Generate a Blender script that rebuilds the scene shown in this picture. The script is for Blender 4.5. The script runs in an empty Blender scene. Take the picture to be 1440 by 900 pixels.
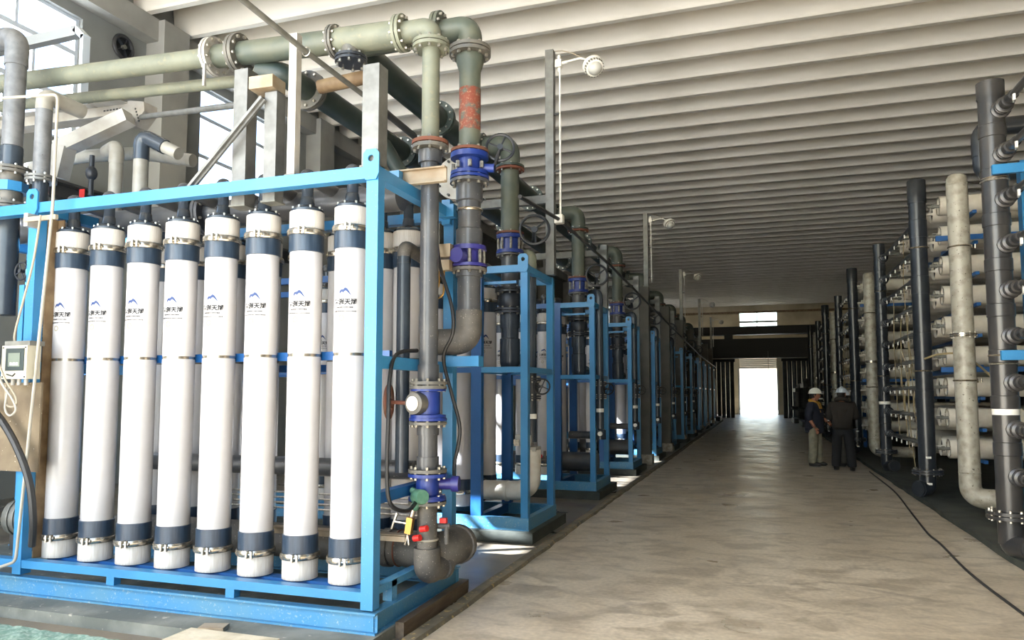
import bpy, bmesh, math, random
from mathutils import Vector, Matrix
random.seed(7)
SC = bpy.context.scene
COL = SC.collection
PI = math.pi

# ------------------------------------------------------------------ camera, world, sun, exposure
F_PX, CX, CY, EYE = 1040.0, 720.0, 478.0, 1.55
PITCH = math.atan(77 / 1040.0)
YAW = math.atan(348 / 1040.0 * math.cos(PITCH))
cam = bpy.data.objects.new('camera', bpy.data.cameras.new('camera'))
COL.objects.link(cam)
cam.location = (0, 0, EYE)
cam.rotation_euler = (PI / 2 + PITCH, 0, YAW)
cam.data.sensor_width = 36.0
cam.data.lens = 36.0 * F_PX / 1440.0
cam.data.shift_y = (CY - 450.0) / 1440.0
cam.data.clip_end = 500
SC.camera = cam

world = bpy.data.worlds.new('sky'); SC.world = world
world.use_nodes = True
nt = world.node_tree
bg = nt.nodes['Background']
sky = nt.nodes.new('ShaderNodeTexSky')
sky.sky_type = 'NISHITA'
sky.sun_disc = False
sky.sun_elevation = math.radians(40)
sky.sun_rotation = math.radians(220)
sky.air_density = 1.3; sky.dust_density = 1.2; sky.ozone_density = 1.0
nt.links.new(sky.outputs[0], bg.inputs[0])
bg.inputs[1].default_value = 0.5

SUN_DIR = Vector((1.0, 0.60, -0.90)).normalized()      # travels into the hall from behind the left shoulder
sl = bpy.data.lights.new('sun', 'SUN'); sl.energy = 40.0; sl.angle = math.radians(0.6)
sl.color = (1.0, 0.975, 0.94)
sun = bpy.data.objects.new('sun', sl); COL.objects.link(sun)
sun.rotation_euler = SUN_DIR.to_track_quat('-Z', 'Y').to_euler()
sun.location = (-30, -30, 30)

def portal(name, loc, rot, sx, sy):
    a = bpy.data.lights.new(name, 'AREA'); a.shape = 'RECTANGLE'; a.size = sx; a.size_y = sy
    a.cycles.is_portal = True
    o = bpy.data.objects.new(name, a); COL.objects.link(o)
    o.location = loc; o.rotation_euler = rot
    return o

vs = SC.view_settings
vs.view_transform = 'Standard'; vs.look = 'None'; vs.gamma = 1.0; vs.use_curve_mapping = False
vs.exposure = 1.1
try:
    SC.cycles.use_denoising = True
    SC.cycles.max_bounces = 8; SC.cycles.diffuse_bounces = 5; SC.cycles.glossy_bounces = 4
    SC.cycles.transparent_max_bounces = 12
    SC.cycles.caustics_reflective = False; SC.cycles.caustics_refractive = False
    SC.cycles.sample_clamp_indirect = 6.0
except Exception:
    pass

# ------------------------------------------------------------------ materials
def lin(c):
    r = []
    for v in c:
        v = v / 255.0
        r.append(v / 12.92 if v <= 0.04045 else ((v + 0.055) / 1.055) ** 2.4)
    return (r[0], r[1], r[2], 1.0)

MATS = {}
def M(name, col, rough=0.5, metal=0.0, col2=None, scale=6.0, detail=6.0, lo=0.4, hi=0.65, col3=None, scale3=40.0, lo3=0.62, hi3=0.68,
      bump=0.0, bscale=30.0, spec=0.5, stretch=None, rough2=None):
    m = bpy.data.materials.new(name); m.use_nodes = True
    n = m.node_tree.nodes; l = m.node_tree.links
    p = n['Principled BSDF']
    p.inputs['Roughness'].default_value = rough
    p.inputs['Metallic'].default_value = metal
    p.inputs['Specular IOR Level'].default_value = spec
    p.inputs['Base Color'].default_value = lin(col)
    tc = n.new('ShaderNodeTexCoord'); vec = tc.outputs['Object']
    if stretch:
        mp = n.new('ShaderNodeMapping'); mp.inputs['Scale'].default_value = stretch
        l.new(vec, mp.inputs['Vector']); vec = mp.outputs[0]
    out = None
    if col2:
        tx = n.new('ShaderNodeTexNoise'); tx.inputs['Scale'].default_value = scale; tx.inputs['Detail'].default_value = detail
        l.new(vec, tx.inputs['Vector'])
        mr = n.new('ShaderNodeMapRange'); mr.inputs['From Min'].default_value = lo; mr.inputs['From Max'].default_value = hi
        l.new(tx.outputs['Fac'], mr.inputs['Value'])
        mx = n.new('ShaderNodeMix'); mx.data_type = 'RGBA'
        mx.inputs[6].default_value = lin(col); mx.inputs[7].default_value = lin(col2)
        l.new(mr.outputs[0], mx.inputs[0]); out = mx.outputs[2]
        if rough2 is not None:
            mq = n.new('ShaderNodeMapRange'); mq.inputs['From Min'].default_value = lo; mq.inputs['From Max'].default_value = hi
            mq.inputs['To Min'].default_value = rough; mq.inputs['To Max'].default_value = rough2
            l.new(tx.outputs['Fac'], mq.inputs['Value']); l.new(mq.outputs[0], p.inputs['Roughness'])
    if col3:
        t3 = n.new('ShaderNodeTexNoise'); t3.inputs['Scale'].default_value = scale3; t3.inputs['Detail'].default_value = 4
        l.new(vec, t3.inputs['Vector'])
        m3 = n.new('ShaderNodeMapRange'); m3.inputs['From Min'].default_value = lo3; m3.inputs['From Max'].default_value = hi3
        l.new(t3.outputs['Fac'], m3.inputs['Value'])
        x3 = n.new('ShaderNodeMix'); x3.data_type = 'RGBA'
        if out: l.new(out, x3.inputs[6])
        else: x3.inputs[6].default_value = lin(col)
        x3.inputs[7].default_value = lin(col3)
        l.new(m3.outputs[0], x3.inputs[0]); out = x3.outputs[2]
    if out: l.new(out, p.inputs['Base Color'])
    if bump > 0:
        tb = n.new('ShaderNodeTexNoise'); tb.inputs['Scale'].default_value = bscale; tb.inputs['Detail'].default_value = 5
        l.new(vec, tb.inputs['Vector'])
        b = n.new('ShaderNodeBump'); b.inputs['Strength'].default_value = bump; b.inputs['Distance'].default_value = 0.01
        l.new(tb.outputs['Fac'], b.inputs['Height']); l.new(b.outputs[0], p.inputs['Normal'])
    MATS[name] = m
    return m

M('white_plastic', (188, 186, 187), 0.22, 0, (181, 178, 176), 3.0)
M('white_cap', (192, 189, 184), 0.4, 0, (177, 171, 163), 14.0, stretch=(8, 8, 0.6))
M('navy_collar', (36, 50, 66), 0.35, 0, (50, 64, 80), 10, stretch=(6, 6, 0.5))
M('blue_paint', (52, 126, 176), 0.38, 0, (46, 116, 165), 2.5, col3=(120, 164, 192), scale3=110, lo3=0.68, hi3=0.74)
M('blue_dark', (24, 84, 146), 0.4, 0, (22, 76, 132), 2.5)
M('blue_worn', (58, 124, 168), 0.5, 0, (76, 128, 158), 4.0, col3=(132, 156, 166), scale3=60, lo3=0.60, hi3=0.72)
M('pvc_dark', (62, 64, 68), 0.32, 0, (78, 78, 78), 5.0, col3=(150, 146, 138), scale3=60, lo3=0.70, hi3=0.72)
M('pvc_slate', (46, 54, 64), 0.26, 0, (56, 64, 72), 5.0)
M('pvc_dusty', (92, 88, 82), 0.6, 0, (64, 63, 62), 6.0, col3=(168, 160, 150), scale3=95, lo3=0.66, hi3=0.72)
M('pipe_green', (74, 82, 74), 0.5, 0, (90, 93, 80), 5.0, bump=0.1)
M('pipe_pale', (112, 115, 100), 0.55, 0, (98, 102, 90), 6.0, col3=(122, 119, 98), scale3=24, lo3=.55, hi3=.75, bump=0.1)
M('pipe_deep', (40, 52, 50), 0.45, 0, (54, 64, 58), 5.0)
M('pipe_rust', (116, 58, 42), 0.7, 0, (78, 86, 78), 12.0, lo=0.48, hi=0.6, col3=(140, 108, 86), scale3=60, lo3=.55, hi3=.7, bump=0.2)
M('rust', (104, 58, 42), 0.75, 0, (96, 66, 50), 12.0, bump=0.2)
M('rust_brown', (104, 84, 60), 0.7, 0, (132, 112, 84), 7.0, bump=0.15)
M('flange_grey', (84, 84, 80), 0.5, 0.1, (104, 100, 92), 12.0)
M('bolt_steel', (196, 192, 182), 0.3, 0.85, (150, 144, 132), 40)
M('steel_clamp', (190, 184, 172), 0.25, 0.9, (150, 140, 124), 14)
M('galv', (114, 115, 113), 0.45, 0.35, (96, 97, 94), 9.0, detail=3)
M('galv_dull', (118, 118, 112), 0.55, 0.3, (98, 98, 92), 9.0)
M('valve_blue', (24, 46, 116), 0.4, 0, (30, 54, 126), 8.0)
M('valve_purple', (44, 42, 108), 0.4)
M('valve_dark', (38, 42, 48), 0.4, 0.1)
M('brass', (168, 130, 70), 0.35, 0.8)
M('green_cast', (72, 116, 96), 0.45, 0, (90, 130, 110), 20)
M('red_plastic', (196, 40, 36), 0.4)
M('black_rubber', (24, 24, 25), 0.5)
M('cable_black', (42, 42, 42), 0.5)
M('cable_white', (160, 155, 142), 0.5)
M('cable_grey', (150, 140, 122), 0.6)
M('white_paint', (166, 164, 158), 0.45, 0, (148, 144, 135), 6.0)
M('cream_paint', (150, 138, 118), 0.5, 0, (132, 115, 92), 8.0)
M('tan_panel', (118, 104, 82), 0.6, 0, (98, 84, 64), 5.0, col3=(210, 200, 180), scale3=50, lo3=0.70, hi3=0.73)
M('box_ivory', (188, 183, 164), 0.45)
M('screen_dark', (58, 66, 66), 0.2)
M('screen_lcd', (110, 118, 108), 0.25)
M('ink_black', (18, 18, 20), 0.6)
M('ink_blue', (16, 48, 100), 0.5)
M('ink_olive', (140, 134, 112), 0.6)
M('pvc_pale', (150, 148, 140), 0.4, 0, (132, 128, 118), 6.0)
M('pipe_zinc', (112, 114, 116), 0.45, 0.1, (92, 94, 96), 12.0, col3=(70, 70, 70), scale3=50, lo3=.68, hi3=.72)
M('gauge_face', (236, 234, 226), 0.3)
M('pvc_white', (200, 197, 188), 0.32, 0, (182, 175, 162), 6.0)
M('vessel_white', (204, 200, 188), 0.42, 0, (186, 180, 168), 5.0)
M('vessel_end', (30, 30, 32), 0.5)
M('silver_pipe', (164, 160, 147), 0.5, 0.1, (128, 122, 108), 9.0, lo=0.45, hi=0.7, col3=(86, 80, 68), scale3=30, lo3=0.66, hi3=0.7, bump=0.1)
M('hdr_black', (36, 40, 46), 0.28, 0, (48, 52, 56), 5.0)
M('hdr_grey', (48, 48, 49), 0.28, 0, (62, 60, 58), 4.0)
M('ceil', (226, 219, 205), 0.8, 0, (214, 207, 192), 1.5, stretch=(0.4, 1, 1))
M('wall_grey', (134, 136, 133), 0.85, 0, (122, 124, 121), 0.8)
M('concrete_col', (156, 154, 146), 0.85, 0, (140, 138, 131), 1.2, bump=0.1)
M('wall_cream', (214, 202, 174), 0.8, 0, (182, 170, 142), 0.6)
M('frame_white', (196, 206, 216), 0.4)
M('frame_steel', (160, 164, 166), 0.4, 0.4)
M('plinth', (92, 96, 90), 0.75, 0, (126, 128, 120), 3.5, lo=0.42, hi=0.68, col3=(176, 170, 156), scale3=18, lo3=0.66, hi3=0.74, bump=0.3)
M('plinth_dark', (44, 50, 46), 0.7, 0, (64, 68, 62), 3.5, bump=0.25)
M('kerb', (118, 110, 92), 0.8, 0, (88, 84, 72), 6.0, col3=(168, 148, 98), scale3=22, lo3=0.6, hi3=0.68, bump=0.4, bscale=18)
M('timber_dark', (84, 70, 56), 0.7, 0, (104, 90, 72), 6.0, stretch=(4, 0.6, 4), bump=0.2)
M('concrete_light', (206, 198, 176), 0.8, 0, (176, 166, 142), 6.0, bump=0.3)
M('net_green', (104, 138, 124), 0.7, 0, (150, 172, 160), 40.0)
M('dark_steel', (52, 54, 56), 0.5, 0.3, (66, 66, 66), 3.0)
M('column_grey', (86, 84, 76), 0.7, 0, (70, 70, 64), 3.0)
M('column_base', (172, 166, 152), 0.8, 0, (130, 124, 110), 14)
M('beam_black', (34, 38, 42), 0.6)
M('shutter', (166, 176, 186), 0.5, 0.2)
M('out_ground', (202, 202, 200), 0.9)
M('out_wall', (128, 112, 86), 0.9)
M('out_white', (156, 160, 152), 0.9)
M('grass', (92, 116, 66), 0.9)
M('skin', (150, 98, 74), 0.55)
M('hair', (20, 18, 17), 0.6)
M('helmet', (226, 224, 212), 0.3)
M('helmet_cool', (196, 206, 214), 0.3)
M('jacket_navy', (24, 27, 40), 0.85)
M('jacket_brown', (38, 33, 28), 0.9)
M('scarf', (190, 140, 54), 0.85)
M('khaki', (134, 130, 112), 0.85, 0, (112, 108, 92), 10)
M('trouser_black', (20, 20, 22), 0.85)
M('trouser_grey', (92, 92, 86), 0.85)
M('shoe', (28, 26, 25), 0.6)
M('sole', (150, 146, 138), 0.7)
M('tag_white', (232, 230, 222), 0.5)
M('hose_tan', (150, 134, 100), 0.6)
M('lamp_white', (224, 222, 214), 0.4)

# lamp dome and window glass
def special():
    m = bpy.data.materials.new('dome_glass'); m.use_nodes = True
    p = m.node_tree.nodes['Principled BSDF']
    p.inputs['Base Color'].default_value = lin((210, 210, 204)); p.inputs['Roughness'].default_value = 0.12
    p.inputs['Transmission Weight'].default_value = 0.25
    MATS['dome_glass'] = m
    m = bpy.data.materials.new('window_glass'); m.use_nodes = True
    n = m.node_tree.nodes; l = m.node_tree.links
    n.remove(n['Principled BSDF'])
    t = n.new('ShaderNodeBsdfTransparent'); t.inputs[0].default_value = (0.93, 0.96, 1.0, 1)
    g = n.new('ShaderNodeBsdfGlossy'); g.inputs['Roughness'].default_value = 0.05
    mx = n.new('ShaderNodeMixShader')
    mx.inputs[0].default_value = 0.05; l.new(t.outputs[0], mx.inputs[1]); l.new(g.outputs[0], mx.inputs[2])
    l.new(mx.outputs[0], n['Material Output'].inputs[0])
    MATS['window_glass'] = m
    # aisle concrete: worn, stained, lightly polished
    m = bpy.data.materials.new('floor_concrete'); m.use_nodes = True
    n = m.node_tree.nodes; l = m.node_tree.links; p = n['Principled BSDF']
    tc = n.new('ShaderNodeTexCoord')
    def noise(scale, detail, st=(1, 1, 1), dist=0.0):
        mp = n.new('ShaderNodeMapping'); mp.inputs['Scale'].default_value = st
        l.new(tc.outputs['Object'], mp.inputs['Vector'])
        t = n.new('ShaderNodeTexNoise'); t.inputs['Scale'].default_value = scale; t.inputs['Detail'].default_value = detail
        t.inputs['Distortion'].default_value = dist
        l.new(mp.outputs[0], t.inputs['Vector']); return t.outputs['Fac']
    def ramp(src, a, b, c0, c1):
        r = n.new('ShaderNodeValToRGB'); l.new(src, r.inputs[0])
        r.color_ramp.elements[0].position = a; r.color_ramp.elements[0].color = c0
        r.color_ramp.elements[1].position = b; r.color_ramp.elements[1].color = c1
        return r.outputs[0]
    def mix(fac, a, b, mode='MIX'):
        x = n.new('ShaderNodeMix'); x.data_type = 'RGBA'; x.blend_type = mode
        if isinstance(fac, float): x.inputs[0].default_value = fac
        else: l.new(fac, x.inputs[0])
        for s, v in ((6, a), (7, b)):
            if isinstance(v, tuple): x.inputs[s].default_value = v
            else: l.new(v, x.inputs[s])
        return x.outputs[2]
    base = ramp(noise(0.55, 8, (1, 0.7, 1), 0.6), 0.35, 0.66, lin((186, 174, 153)), lin((206, 195, 175)))
    st = ramp(noise(2.6, 10, (1.0, 1.5, 1), 0.8), 0.46, 0.64, (0, 0, 0, 1), (1, 1, 1, 1))
    c = mix(st, base, lin((164, 153, 134)))
    fine = ramp(noise(26, 6), 0.35, 0.7, (0.84, 0.84, 0.84, 1), (1.08, 1.08, 1.08, 1))
    c = mix(1.0, c, fine, 'MULTIPLY')
    dk = ramp(noise(1.1, 10, (1, 1.6, 1), 2.0), 0.60, 0.70, (0, 0, 0, 1), (0.5, 0.5, 0.5, 1))
    c = mix(dk, c, lin((118, 110, 98)))
    l.new(c, p.inputs['Base Color'])
    rg = n.new('ShaderNodeMapRange'); l.new(noise(1.6, 6), rg.inputs['Value'])
    rg.inputs['From Min'].default_value = 0.3; rg.inputs['From Max'].default_value = 0.7
    rg.inputs['To Min'].default_value = 0.26; rg.inputs['To Max'].default_value = 0.46
    l.new(rg.outputs[0], p.inputs['Roughness'])
    b = n.new('ShaderNodeBump'); b.inputs['Strength'].default_value = 0.12; b.inputs['Distance'].default_value = 0.01
    l.new(noise(9, 8, (1, 1.5, 1)), b.inputs['Height']); l.new(b.outputs[0], p.inputs['Normal'])
    MATS['floor_concrete'] = m
special()

# ------------------------------------------------------------------ mesh helpers
ORG = {}
STUFF = {'bolts', 'nuts', 'fine_print', 'cap_bolts', 'fins', 'slots', 'screws', 'digits', 'sample_tags', 'ports', 'sample_cocks', 'lettering', 'air_line', 'eyes', 'ears', 'clamp_bolt'}
class MB:
    def __init__(self):
        self.v = []; self.f = []
    def quad_box(self, pts):
        b = len(self.v); self.v += pts
        for q in ((0, 3, 2, 1), (4, 5, 6, 7), (0, 1, 5, 4), (1, 2, 6, 5), (2, 3, 7, 6), (3, 0, 4, 7)):
            self.f.append(tuple(b + i for i in q))
    def bb(self, x0, x1, y0, y1, z0, z1):
        x0, x1 = sorted((x0, x1)); y0, y1 = sorted((y0, y1)); z0, z1 = sorted((z0, z1))
        self.quad_box([Vector(p) for p in ((x0, y0, z0), (x1, y0, z0), (x1, y1, z0), (x0, y1, z0), (x0, y0, z1), (x1, y0, z1), (x1, y1, z1), (x0, y1, z1))])
        return self
    def box(self, c, s, R=None):
        c = Vector(c); hx, hy, hz = s[0] / 2, s[1] / 2, s[2] / 2
        pts = [Vector(p) for p in ((-hx, -hy, -hz), (hx, -hy, -hz), (hx, hy, -hz), (-hx, hy, -hz), (-hx, -hy, hz), (hx, -hy, hz), (hx, hy, hz), (-hx, hy, hz))]
        if R is not None: pts = [R @ p for p in pts]
        self.quad_box([p + c for p in pts]); return self
    def bar(self, a, b, w, h, up=(0, 0, 1)):
        a, b = Vector(a), Vector(b); d = (b - a); L = d.length; d.normalize()
        up = Vector(up)
        if abs(d.dot(up)) > 0.99: up = Vector((0, 1, 0))
        s = d.cross(up).normalized(); u = s.cross(d)
        R = Matrix((s, d, u)).transposed()
        return self.box((a + b) / 2, (w, L, h), R)
    @staticmethod
    def frame(d):
        d = d.normalized()
        t = Vector((0, 0, 1)) if abs(d.z) < 0.9 else Vector((1, 0, 0))
        s = d.cross(t).normalized(); u = s.cross(d)
        return s, u
    def lathe(self, prof, o, axis, n=20, caps=True):
        o = Vector(o); ax = Vector(axis).normalized(); s, u = self.frame(ax)
        b = len(self.v); k = len(prof)
        for (r, h) in prof:
            for i in range(n):
                a = 2 * PI * i / n
                self.v.append(o + ax * h + (s * math.cos(a) + u * math.sin(a)) * r)
        for j in range(k - 1):
            for i in range(n):
                i2 = (i + 1) % n
                self.f.append((b + j * n + i2, b + j * n + i, b + (j + 1) * n + i, b + (j + 1) * n + i2))
        if caps:
            if prof[0][0] > 1e-5: self.f.append(tuple(b + i for i in range(n)))
            if prof[-1][0] > 1e-5: self.f.append(tuple(b + (k - 1) * n + i for i in reversed(range(n))))
        return self
    def cyl(self, a, b, r, n=16, r2=None):
        a, b = Vector(a), Vector(b); L = (b - a).length
        return self.lathe([(r, 0), (r if r2 is None else r2, L)], a, b - a, n)
    def tube(self, pts, r, n=10, closed=False, caps=True):
        pts = [Vector(p) for p in pts]; m = len(pts)
        T = []
        for i in range(m):
            if closed: t = pts[(i + 1) % m] - pts[i - 1]
            else: t = pts[min(i + 1, m - 1)] - pts[max(i - 1, 0)]
            T.append(t.normalized())
        s, u = self.frame(T[0]); b = len(self.v)
        for i in range(m):
            if i > 0:
                q = T[i - 1].rotation_difference(T[i]); s = q @ s; u = q @ u
            for j in range(n):
                a = 2 * PI * j / n
                self.v.append(pts[i] + (s * math.cos(a) + u * math.sin(a)) * r)
        for i in range(m if closed else m - 1):
            i2 = (i + 1) % m
            for j in range(n):
                j2 = (j + 1) % n
                self.f.append((b + i * n + j2, b + i * n + j, b + i2 * n + j, b + i2 * n + j2))
        if caps and not closed:
            self.f.append(tuple(b + j for j in range(n)))
            self.f.append(tuple(b + (m - 1) * n + j for j in reversed(range(n))))
        return self
    def torus(self, c, axis, R, r, n=28, m=8):
        c = Vector(c); s, u = self.frame(Vector(axis))
        return self.tube([c + (s * math.cos(2 * PI * i / n) + u * math.sin(2 * PI * i / n)) * R for i in range(n)], r, m, closed=True)
    def sphere(self, c, r, n=14, m=8, sc=(1, 1, 1)):
        c = Vector(c); b = len(self.v)
        st = len(self.v)
        self.lathe([(max(r * math.sin(PI * j / m), 1e-6), -r * math.cos(PI * j / m)) for j in range(m + 1)], (0, 0, 0), (0, 0, 1), n, caps=False)
        for i in range(st, len(self.v)):
            p = self.v[i]; self.v[i] = Vector((p.x * sc[0], p.y * sc[1], p.z * sc[2])) + c
        return self
    def bolts(self, c, axis, R, nb, r, h, n=6):
        c = Vector(c); ax = Vector(axis).normalized(); s, u = self.frame(ax)
        for i in range(nb):
            a = 2 * PI * (i + 0.5) / nb
            p = c + (s * math.cos(a) + u * math.sin(a)) * R
            self.cyl(p - ax * h / 2, p + ax * h / 2, r, n)
        return self
    def prism(self, poly, o, ux, uy, th):
        o, ux, uy = Vector(o), Vector(ux), Vector(uy); w = ux.cross(uy).normalized() * th
        b = len(self.v); k = len(poly)
        for (x, y) in poly: self.v.append(o + ux * x + uy * y)
        for (x, y) in poly: self.v.append(o + ux * x + uy * y + w)
        self.f.append(tuple(b + i for i in reversed(range(k)))); self.f.append(tuple(b + k + i for i in range(k)))
        for i in range(k):
            j = (i + 1) % k; self.f.append((b + i, b + j, b + k + j, b + k + i))
        return self
    def build(self, name, mat, parent=None, origin=None, smooth=True):
        if parent is not None: org = ORG[parent.name]
        else: org = Vector(origin) if origin is not None else Vector((0, 0, 0))
        me = bpy.data.meshes.new(name)
        me.from_pydata([tuple(p - org) for p in self.v], [], self.f)
        bm = bmesh.new(); bm.from_mesh(me); bmesh.ops.recalc_face_normals(bm, faces=bm.faces); bm.to_mesh(me); bm.free()
        me.materials.append(MATS[mat])
        if smooth:
            for p in me.polygons: p.use_smooth = True
            me.set_sharp_from_angle(angle=math.radians(38))
        o = bpy.data.objects.new(name, me); COL.objects.link(o)
        if name in STUFF: o['kind'] = 'stuff'
        if parent is not None: o.parent = parent
        else: o.location = org
        ORG[o.name] = org
        return o

def tag(o, label=None, cat=None, group=None, kind=None):
    if label: o['label'] = label
    if cat: o['category'] = cat
    if group: o['group'] = group
    if kind: o['kind'] = kind
    return o
def thing(name, label, cat, loc=(0, 0, 0), group=None):
    o = bpy.data.objects.new(name, None); COL.objects.link(o)
    o.empty_display_size = 0.1
    o.location = loc; ORG[o.name] = Vector(loc)
    return tag(o, label, cat, group)
def struct(mb, name, mat, parent=None, smooth=False):
    o = mb.build(name, mat, parent, smooth=smooth)
    if parent is None: o['kind'] = 'structure'
    return o
KIDS = {}
def kids(o): return [c for c in bpy.data.objects if c.parent == o]
def collect():
    KIDS.clear()
    for c in bpy.data.objects:
        if c.parent: KIDS.setdefault(c.parent.name, []).append(c)
def copy_tree(o, delta=None, label=None, group=None, parent=None):
    c = o.copy(); COL.objects.link(c)
    if parent is not None: c.parent = parent
    if delta is not None: c.location = Vector(o.location) + Vector(delta)
    if label: c['label'] = label
    if group: c['group'] = group
    for ch in KIDS.get(o.name, []): copy_tree(ch, parent=c)
    return c

def arc(c, a0, a1, r, ux, uy, n=8):
    c, ux, uy = Vector(c), Vector(ux), Vector(uy)
    return [c + ux * (r * math.cos(a0 + (a1 - a0) * i / n)) + uy * (r * math.sin(a0 + (a1 - a0) * i / n)) for i in range(n + 1)]
def fillet(pts, rad, n=6):
    pts = [Vector(p) for p in pts]; out = [pts[0]]
    for i in range(1, len(pts) - 1):
        a, b, c = pts[i - 1], pts[i], pts[i + 1]
        d0 = (a - b); d1 = (c - b); r = min(rad, d0.length * 0.49, d1.length * 0.49)
        p0 = b + d0.normalized() * r; p1 = b + d1.normalized() * r
        for k in range(n + 1):
            t = k / n
            out.append(p0 * (1 - t) ** 2 + b * (2 * t * (1 - t)) + p1 * t ** 2)
    out.append(pts[-1]); return out

def flange(parent, c, axis, R, th=0.03, nb=8, mat='flange_grey', pair=True, mat2=None, br=0.011):
    """A bolted flange pair (two discs with a dark joint) and its bolts."""
    c = Vector(c); ax = Vector(axis).normalized()
    if pair:
        f = MB().lathe([(R * .55, -th - .004), (R, -th - .004), (R, -.004)], c, ax, 24).build('flange', mat, parent)
        MB().lathe([(R, .004), (R, th + .004), (R * .55, th + .004)], c, ax, 24).build('flange', mat2 or mat, parent)
        hb = 2 * th + 0.045
    else:
        f = MB().lathe([(R, -th / 2), (R, th / 2)], c, ax, 24).build('flange', mat, parent)
        hb = th + 0.04
    MB().bolts(c, ax, R * .84, nb, br, hb).build('bolts', 'bolt_steel', f)
    return f

def handwheel(parent, c, axis, R, mat='valve_dark', stem=None, spokes=4):
    c = Vector(c); ax = Vector(axis).normalized(); s, u = MB.frame(ax)
    mb = MB().torus(c, ax, R, R * .11, 26, 7)
    for i in range(spokes):
        a = 2 * PI * i / spokes + .4
        mb.cyl(c, c + (s * math.cos(a) + u * math.sin(a)) * R, R * .07, 6)
    mb.cyl(c - ax * .02, c + ax * .02, R * .22, 10)
    if stem is not None: mb.cyl(c, stem, R * .12, 8)
    return mb.build('handwheel', mat, parent)

# ------------------------------------------------------------------ the hall
XL, XR, YR, YF, ZC = -10.7, 10.7, -2.0, 61.0, 8.5
fl = struct(MB().bb(XL, XR, YR, YF, -0.3, 0), 'floor', 'floor_concrete')
ceiling = struct(MB().bb(XL - .3, XR + .3, YR, YF + .3, ZC + .64, ZC + .9), 'ceiling', 'ceil')
rib = None
y = YR + .2
while y < YF - .3:
    if rib is None:
        rib = MB().prism([(0, 0), (.12, 0), (.40, .66), (-.10, .66), (-.02, .05)], (XL + .02, y, ZC), (0, 1, 0), (0, 0, 1), XR - XL - .04).build('rib', 'ceil', ceiling, smooth=False)
        rib0 = y
    else:
        c = rib.copy(); COL.objects.link(c); c.parent = ceiling; c.location = (0, y - rib0, 0)
    y += 1.0

# left wall with window bays
PITCHW = 5.15
WIN = [(6.8 + PITCHW * k, 9.15 + PITCHW * k) for k in (-1, 0, 1, 9)]  # last bay is an unseen window, added to brighten the far wall
WZ0, WZ1 = 5.7, 7.88
mb = MB().bb(XL - .3, XL, YR, YF, 0, WZ0).bb(XL - .3, XL, YR, YF, WZ1, ZC + .8)
yy = YR
for (a, b) in WIN:
    mb.bb(XL - .3, XL, yy, a, WZ0, WZ1); yy = b
mb.bb(XL - .3, XL, yy, YF, WZ0, WZ1)
wl = struct(mb, 'wall_left', 'wall_grey')
MB().bb(XL, XL + .28, YR, YF, 8.08, ZC).build('eave_beam', 'concrete_col', wl, smooth=False)
MB().bb(XL, XL + .16, YR, YF, 4.7, 4.9).bb(XL, XL + .3, YR, YF, 4.9, 4.94).build('wall_ledge', 'dark_steel', wl, smooth=False)
colm = None
for k in range(-1, 10):
    yc = 10.83 + PITCHW * k
    if colm is None:
        colm = MB().bb(XL, XL + .42, yc - .32, yc + .32, 0, ZC - .02).build('column', 'concrete_col', wl, smooth=False); c0 = yc
    else:
        c = colm.copy(); COL.objects.link(c); c.parent = wl; c.location = (0, yc - c0, 0)
def window(n, a, b):
    t = .06
    f = MB()
    x0, x1 = XL - .16, XL - .08
    f.bb(x0, x1, a, a + t, WZ0, WZ1).bb(x0, x1, b - t, b, WZ0, WZ1).bb(x0, x1, a + t, b - t, WZ0, WZ0 + t).bb(x0, x1, a + t, b - t, WZ1 - t, WZ1)
    for z in (7.27, 6.45): f.bb(x0, x1, a + t, b - t, z - .04, z + .04)
    f.bb(x0 + .01, x1 - .01, a + 1.24, a + 1.29, 7.31, WZ1 - t)
    f.bb(x0 + .01, x1 - .01, a + 1.55, a + 1.60, 6.49, 7.23)
    f.bb(x0 + .01, x1 - .01, a + 1.1, a + 1.15, WZ0 + t, 6.41)
    w = struct(f, 'window_%d' % n, 'frame_white')
    for (p0, p1, q0, q1) in ((a + t, a + 1.24, 7.31, WZ1 - t), (a + 1.29, b - t, 7.31, WZ1 - t), (a + t, a + 1.55, 6.49, 7.23), (a + 1.6, b - t, 6.49, 7.23), (a + t, a + 1.1, WZ0 + t, 6.41), (a + 1.15, b - t, WZ0 + t, 6.41)):
        MB().bb(XL - .124, XL - .118, p0, p1, q0, q1).build('pane', 'window_glass', w, smooth=False)
    portal('window_portal', (XL + .02, (a + b) / 2, (WZ0 + WZ1) / 2), (0, -PI / 2, 0), WZ1 - WZ0, b - a)
for i, (a, b) in enumerate(WIN): window(i + 1, a, b)

# right wall, rear wall with the wide open gate behind the photographer, far wall with a door
struct(MB().bb(XR, XR + .3, YR, YF, 0, ZC + .8), 'wall_right', 'wall_grey')
GX0, GX1, GZ = -10.2, 0.6, 7.8
struct(MB().bb(XL - .3, GX0, YR - .3, YR, 0, ZC + .8).bb(GX1, XR + .3, YR - .3, YR, 0, ZC + .8).bb(GX0, GX1, YR - .3, YR, GZ, ZC + .8), 'wall_rear', 'wall_grey')
portal('gate_portal', ((GX0 + GX1) / 2, YR + .02, GZ / 2), (PI / 2, 0, 0), GX1 - GX0, GZ)
DX0, DX1, DZ = -1.45, 1.32, 3.6
wf = MB()
wf.bb(XL - .3, DX0, YF, YF + .3, 0, 5.2).bb(DX1, XR + .3, YF, YF + .3, 0, 5.2).bb(DX0, DX1, YF, YF + .3, DZ + .9, 5.2)
for (z0, z1) in ((5.55, 6.75), (8.0, ZC + .8)): wf.bb(XL - .3, XR + .3, YF, YF + .3, z0, z1)
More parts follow.
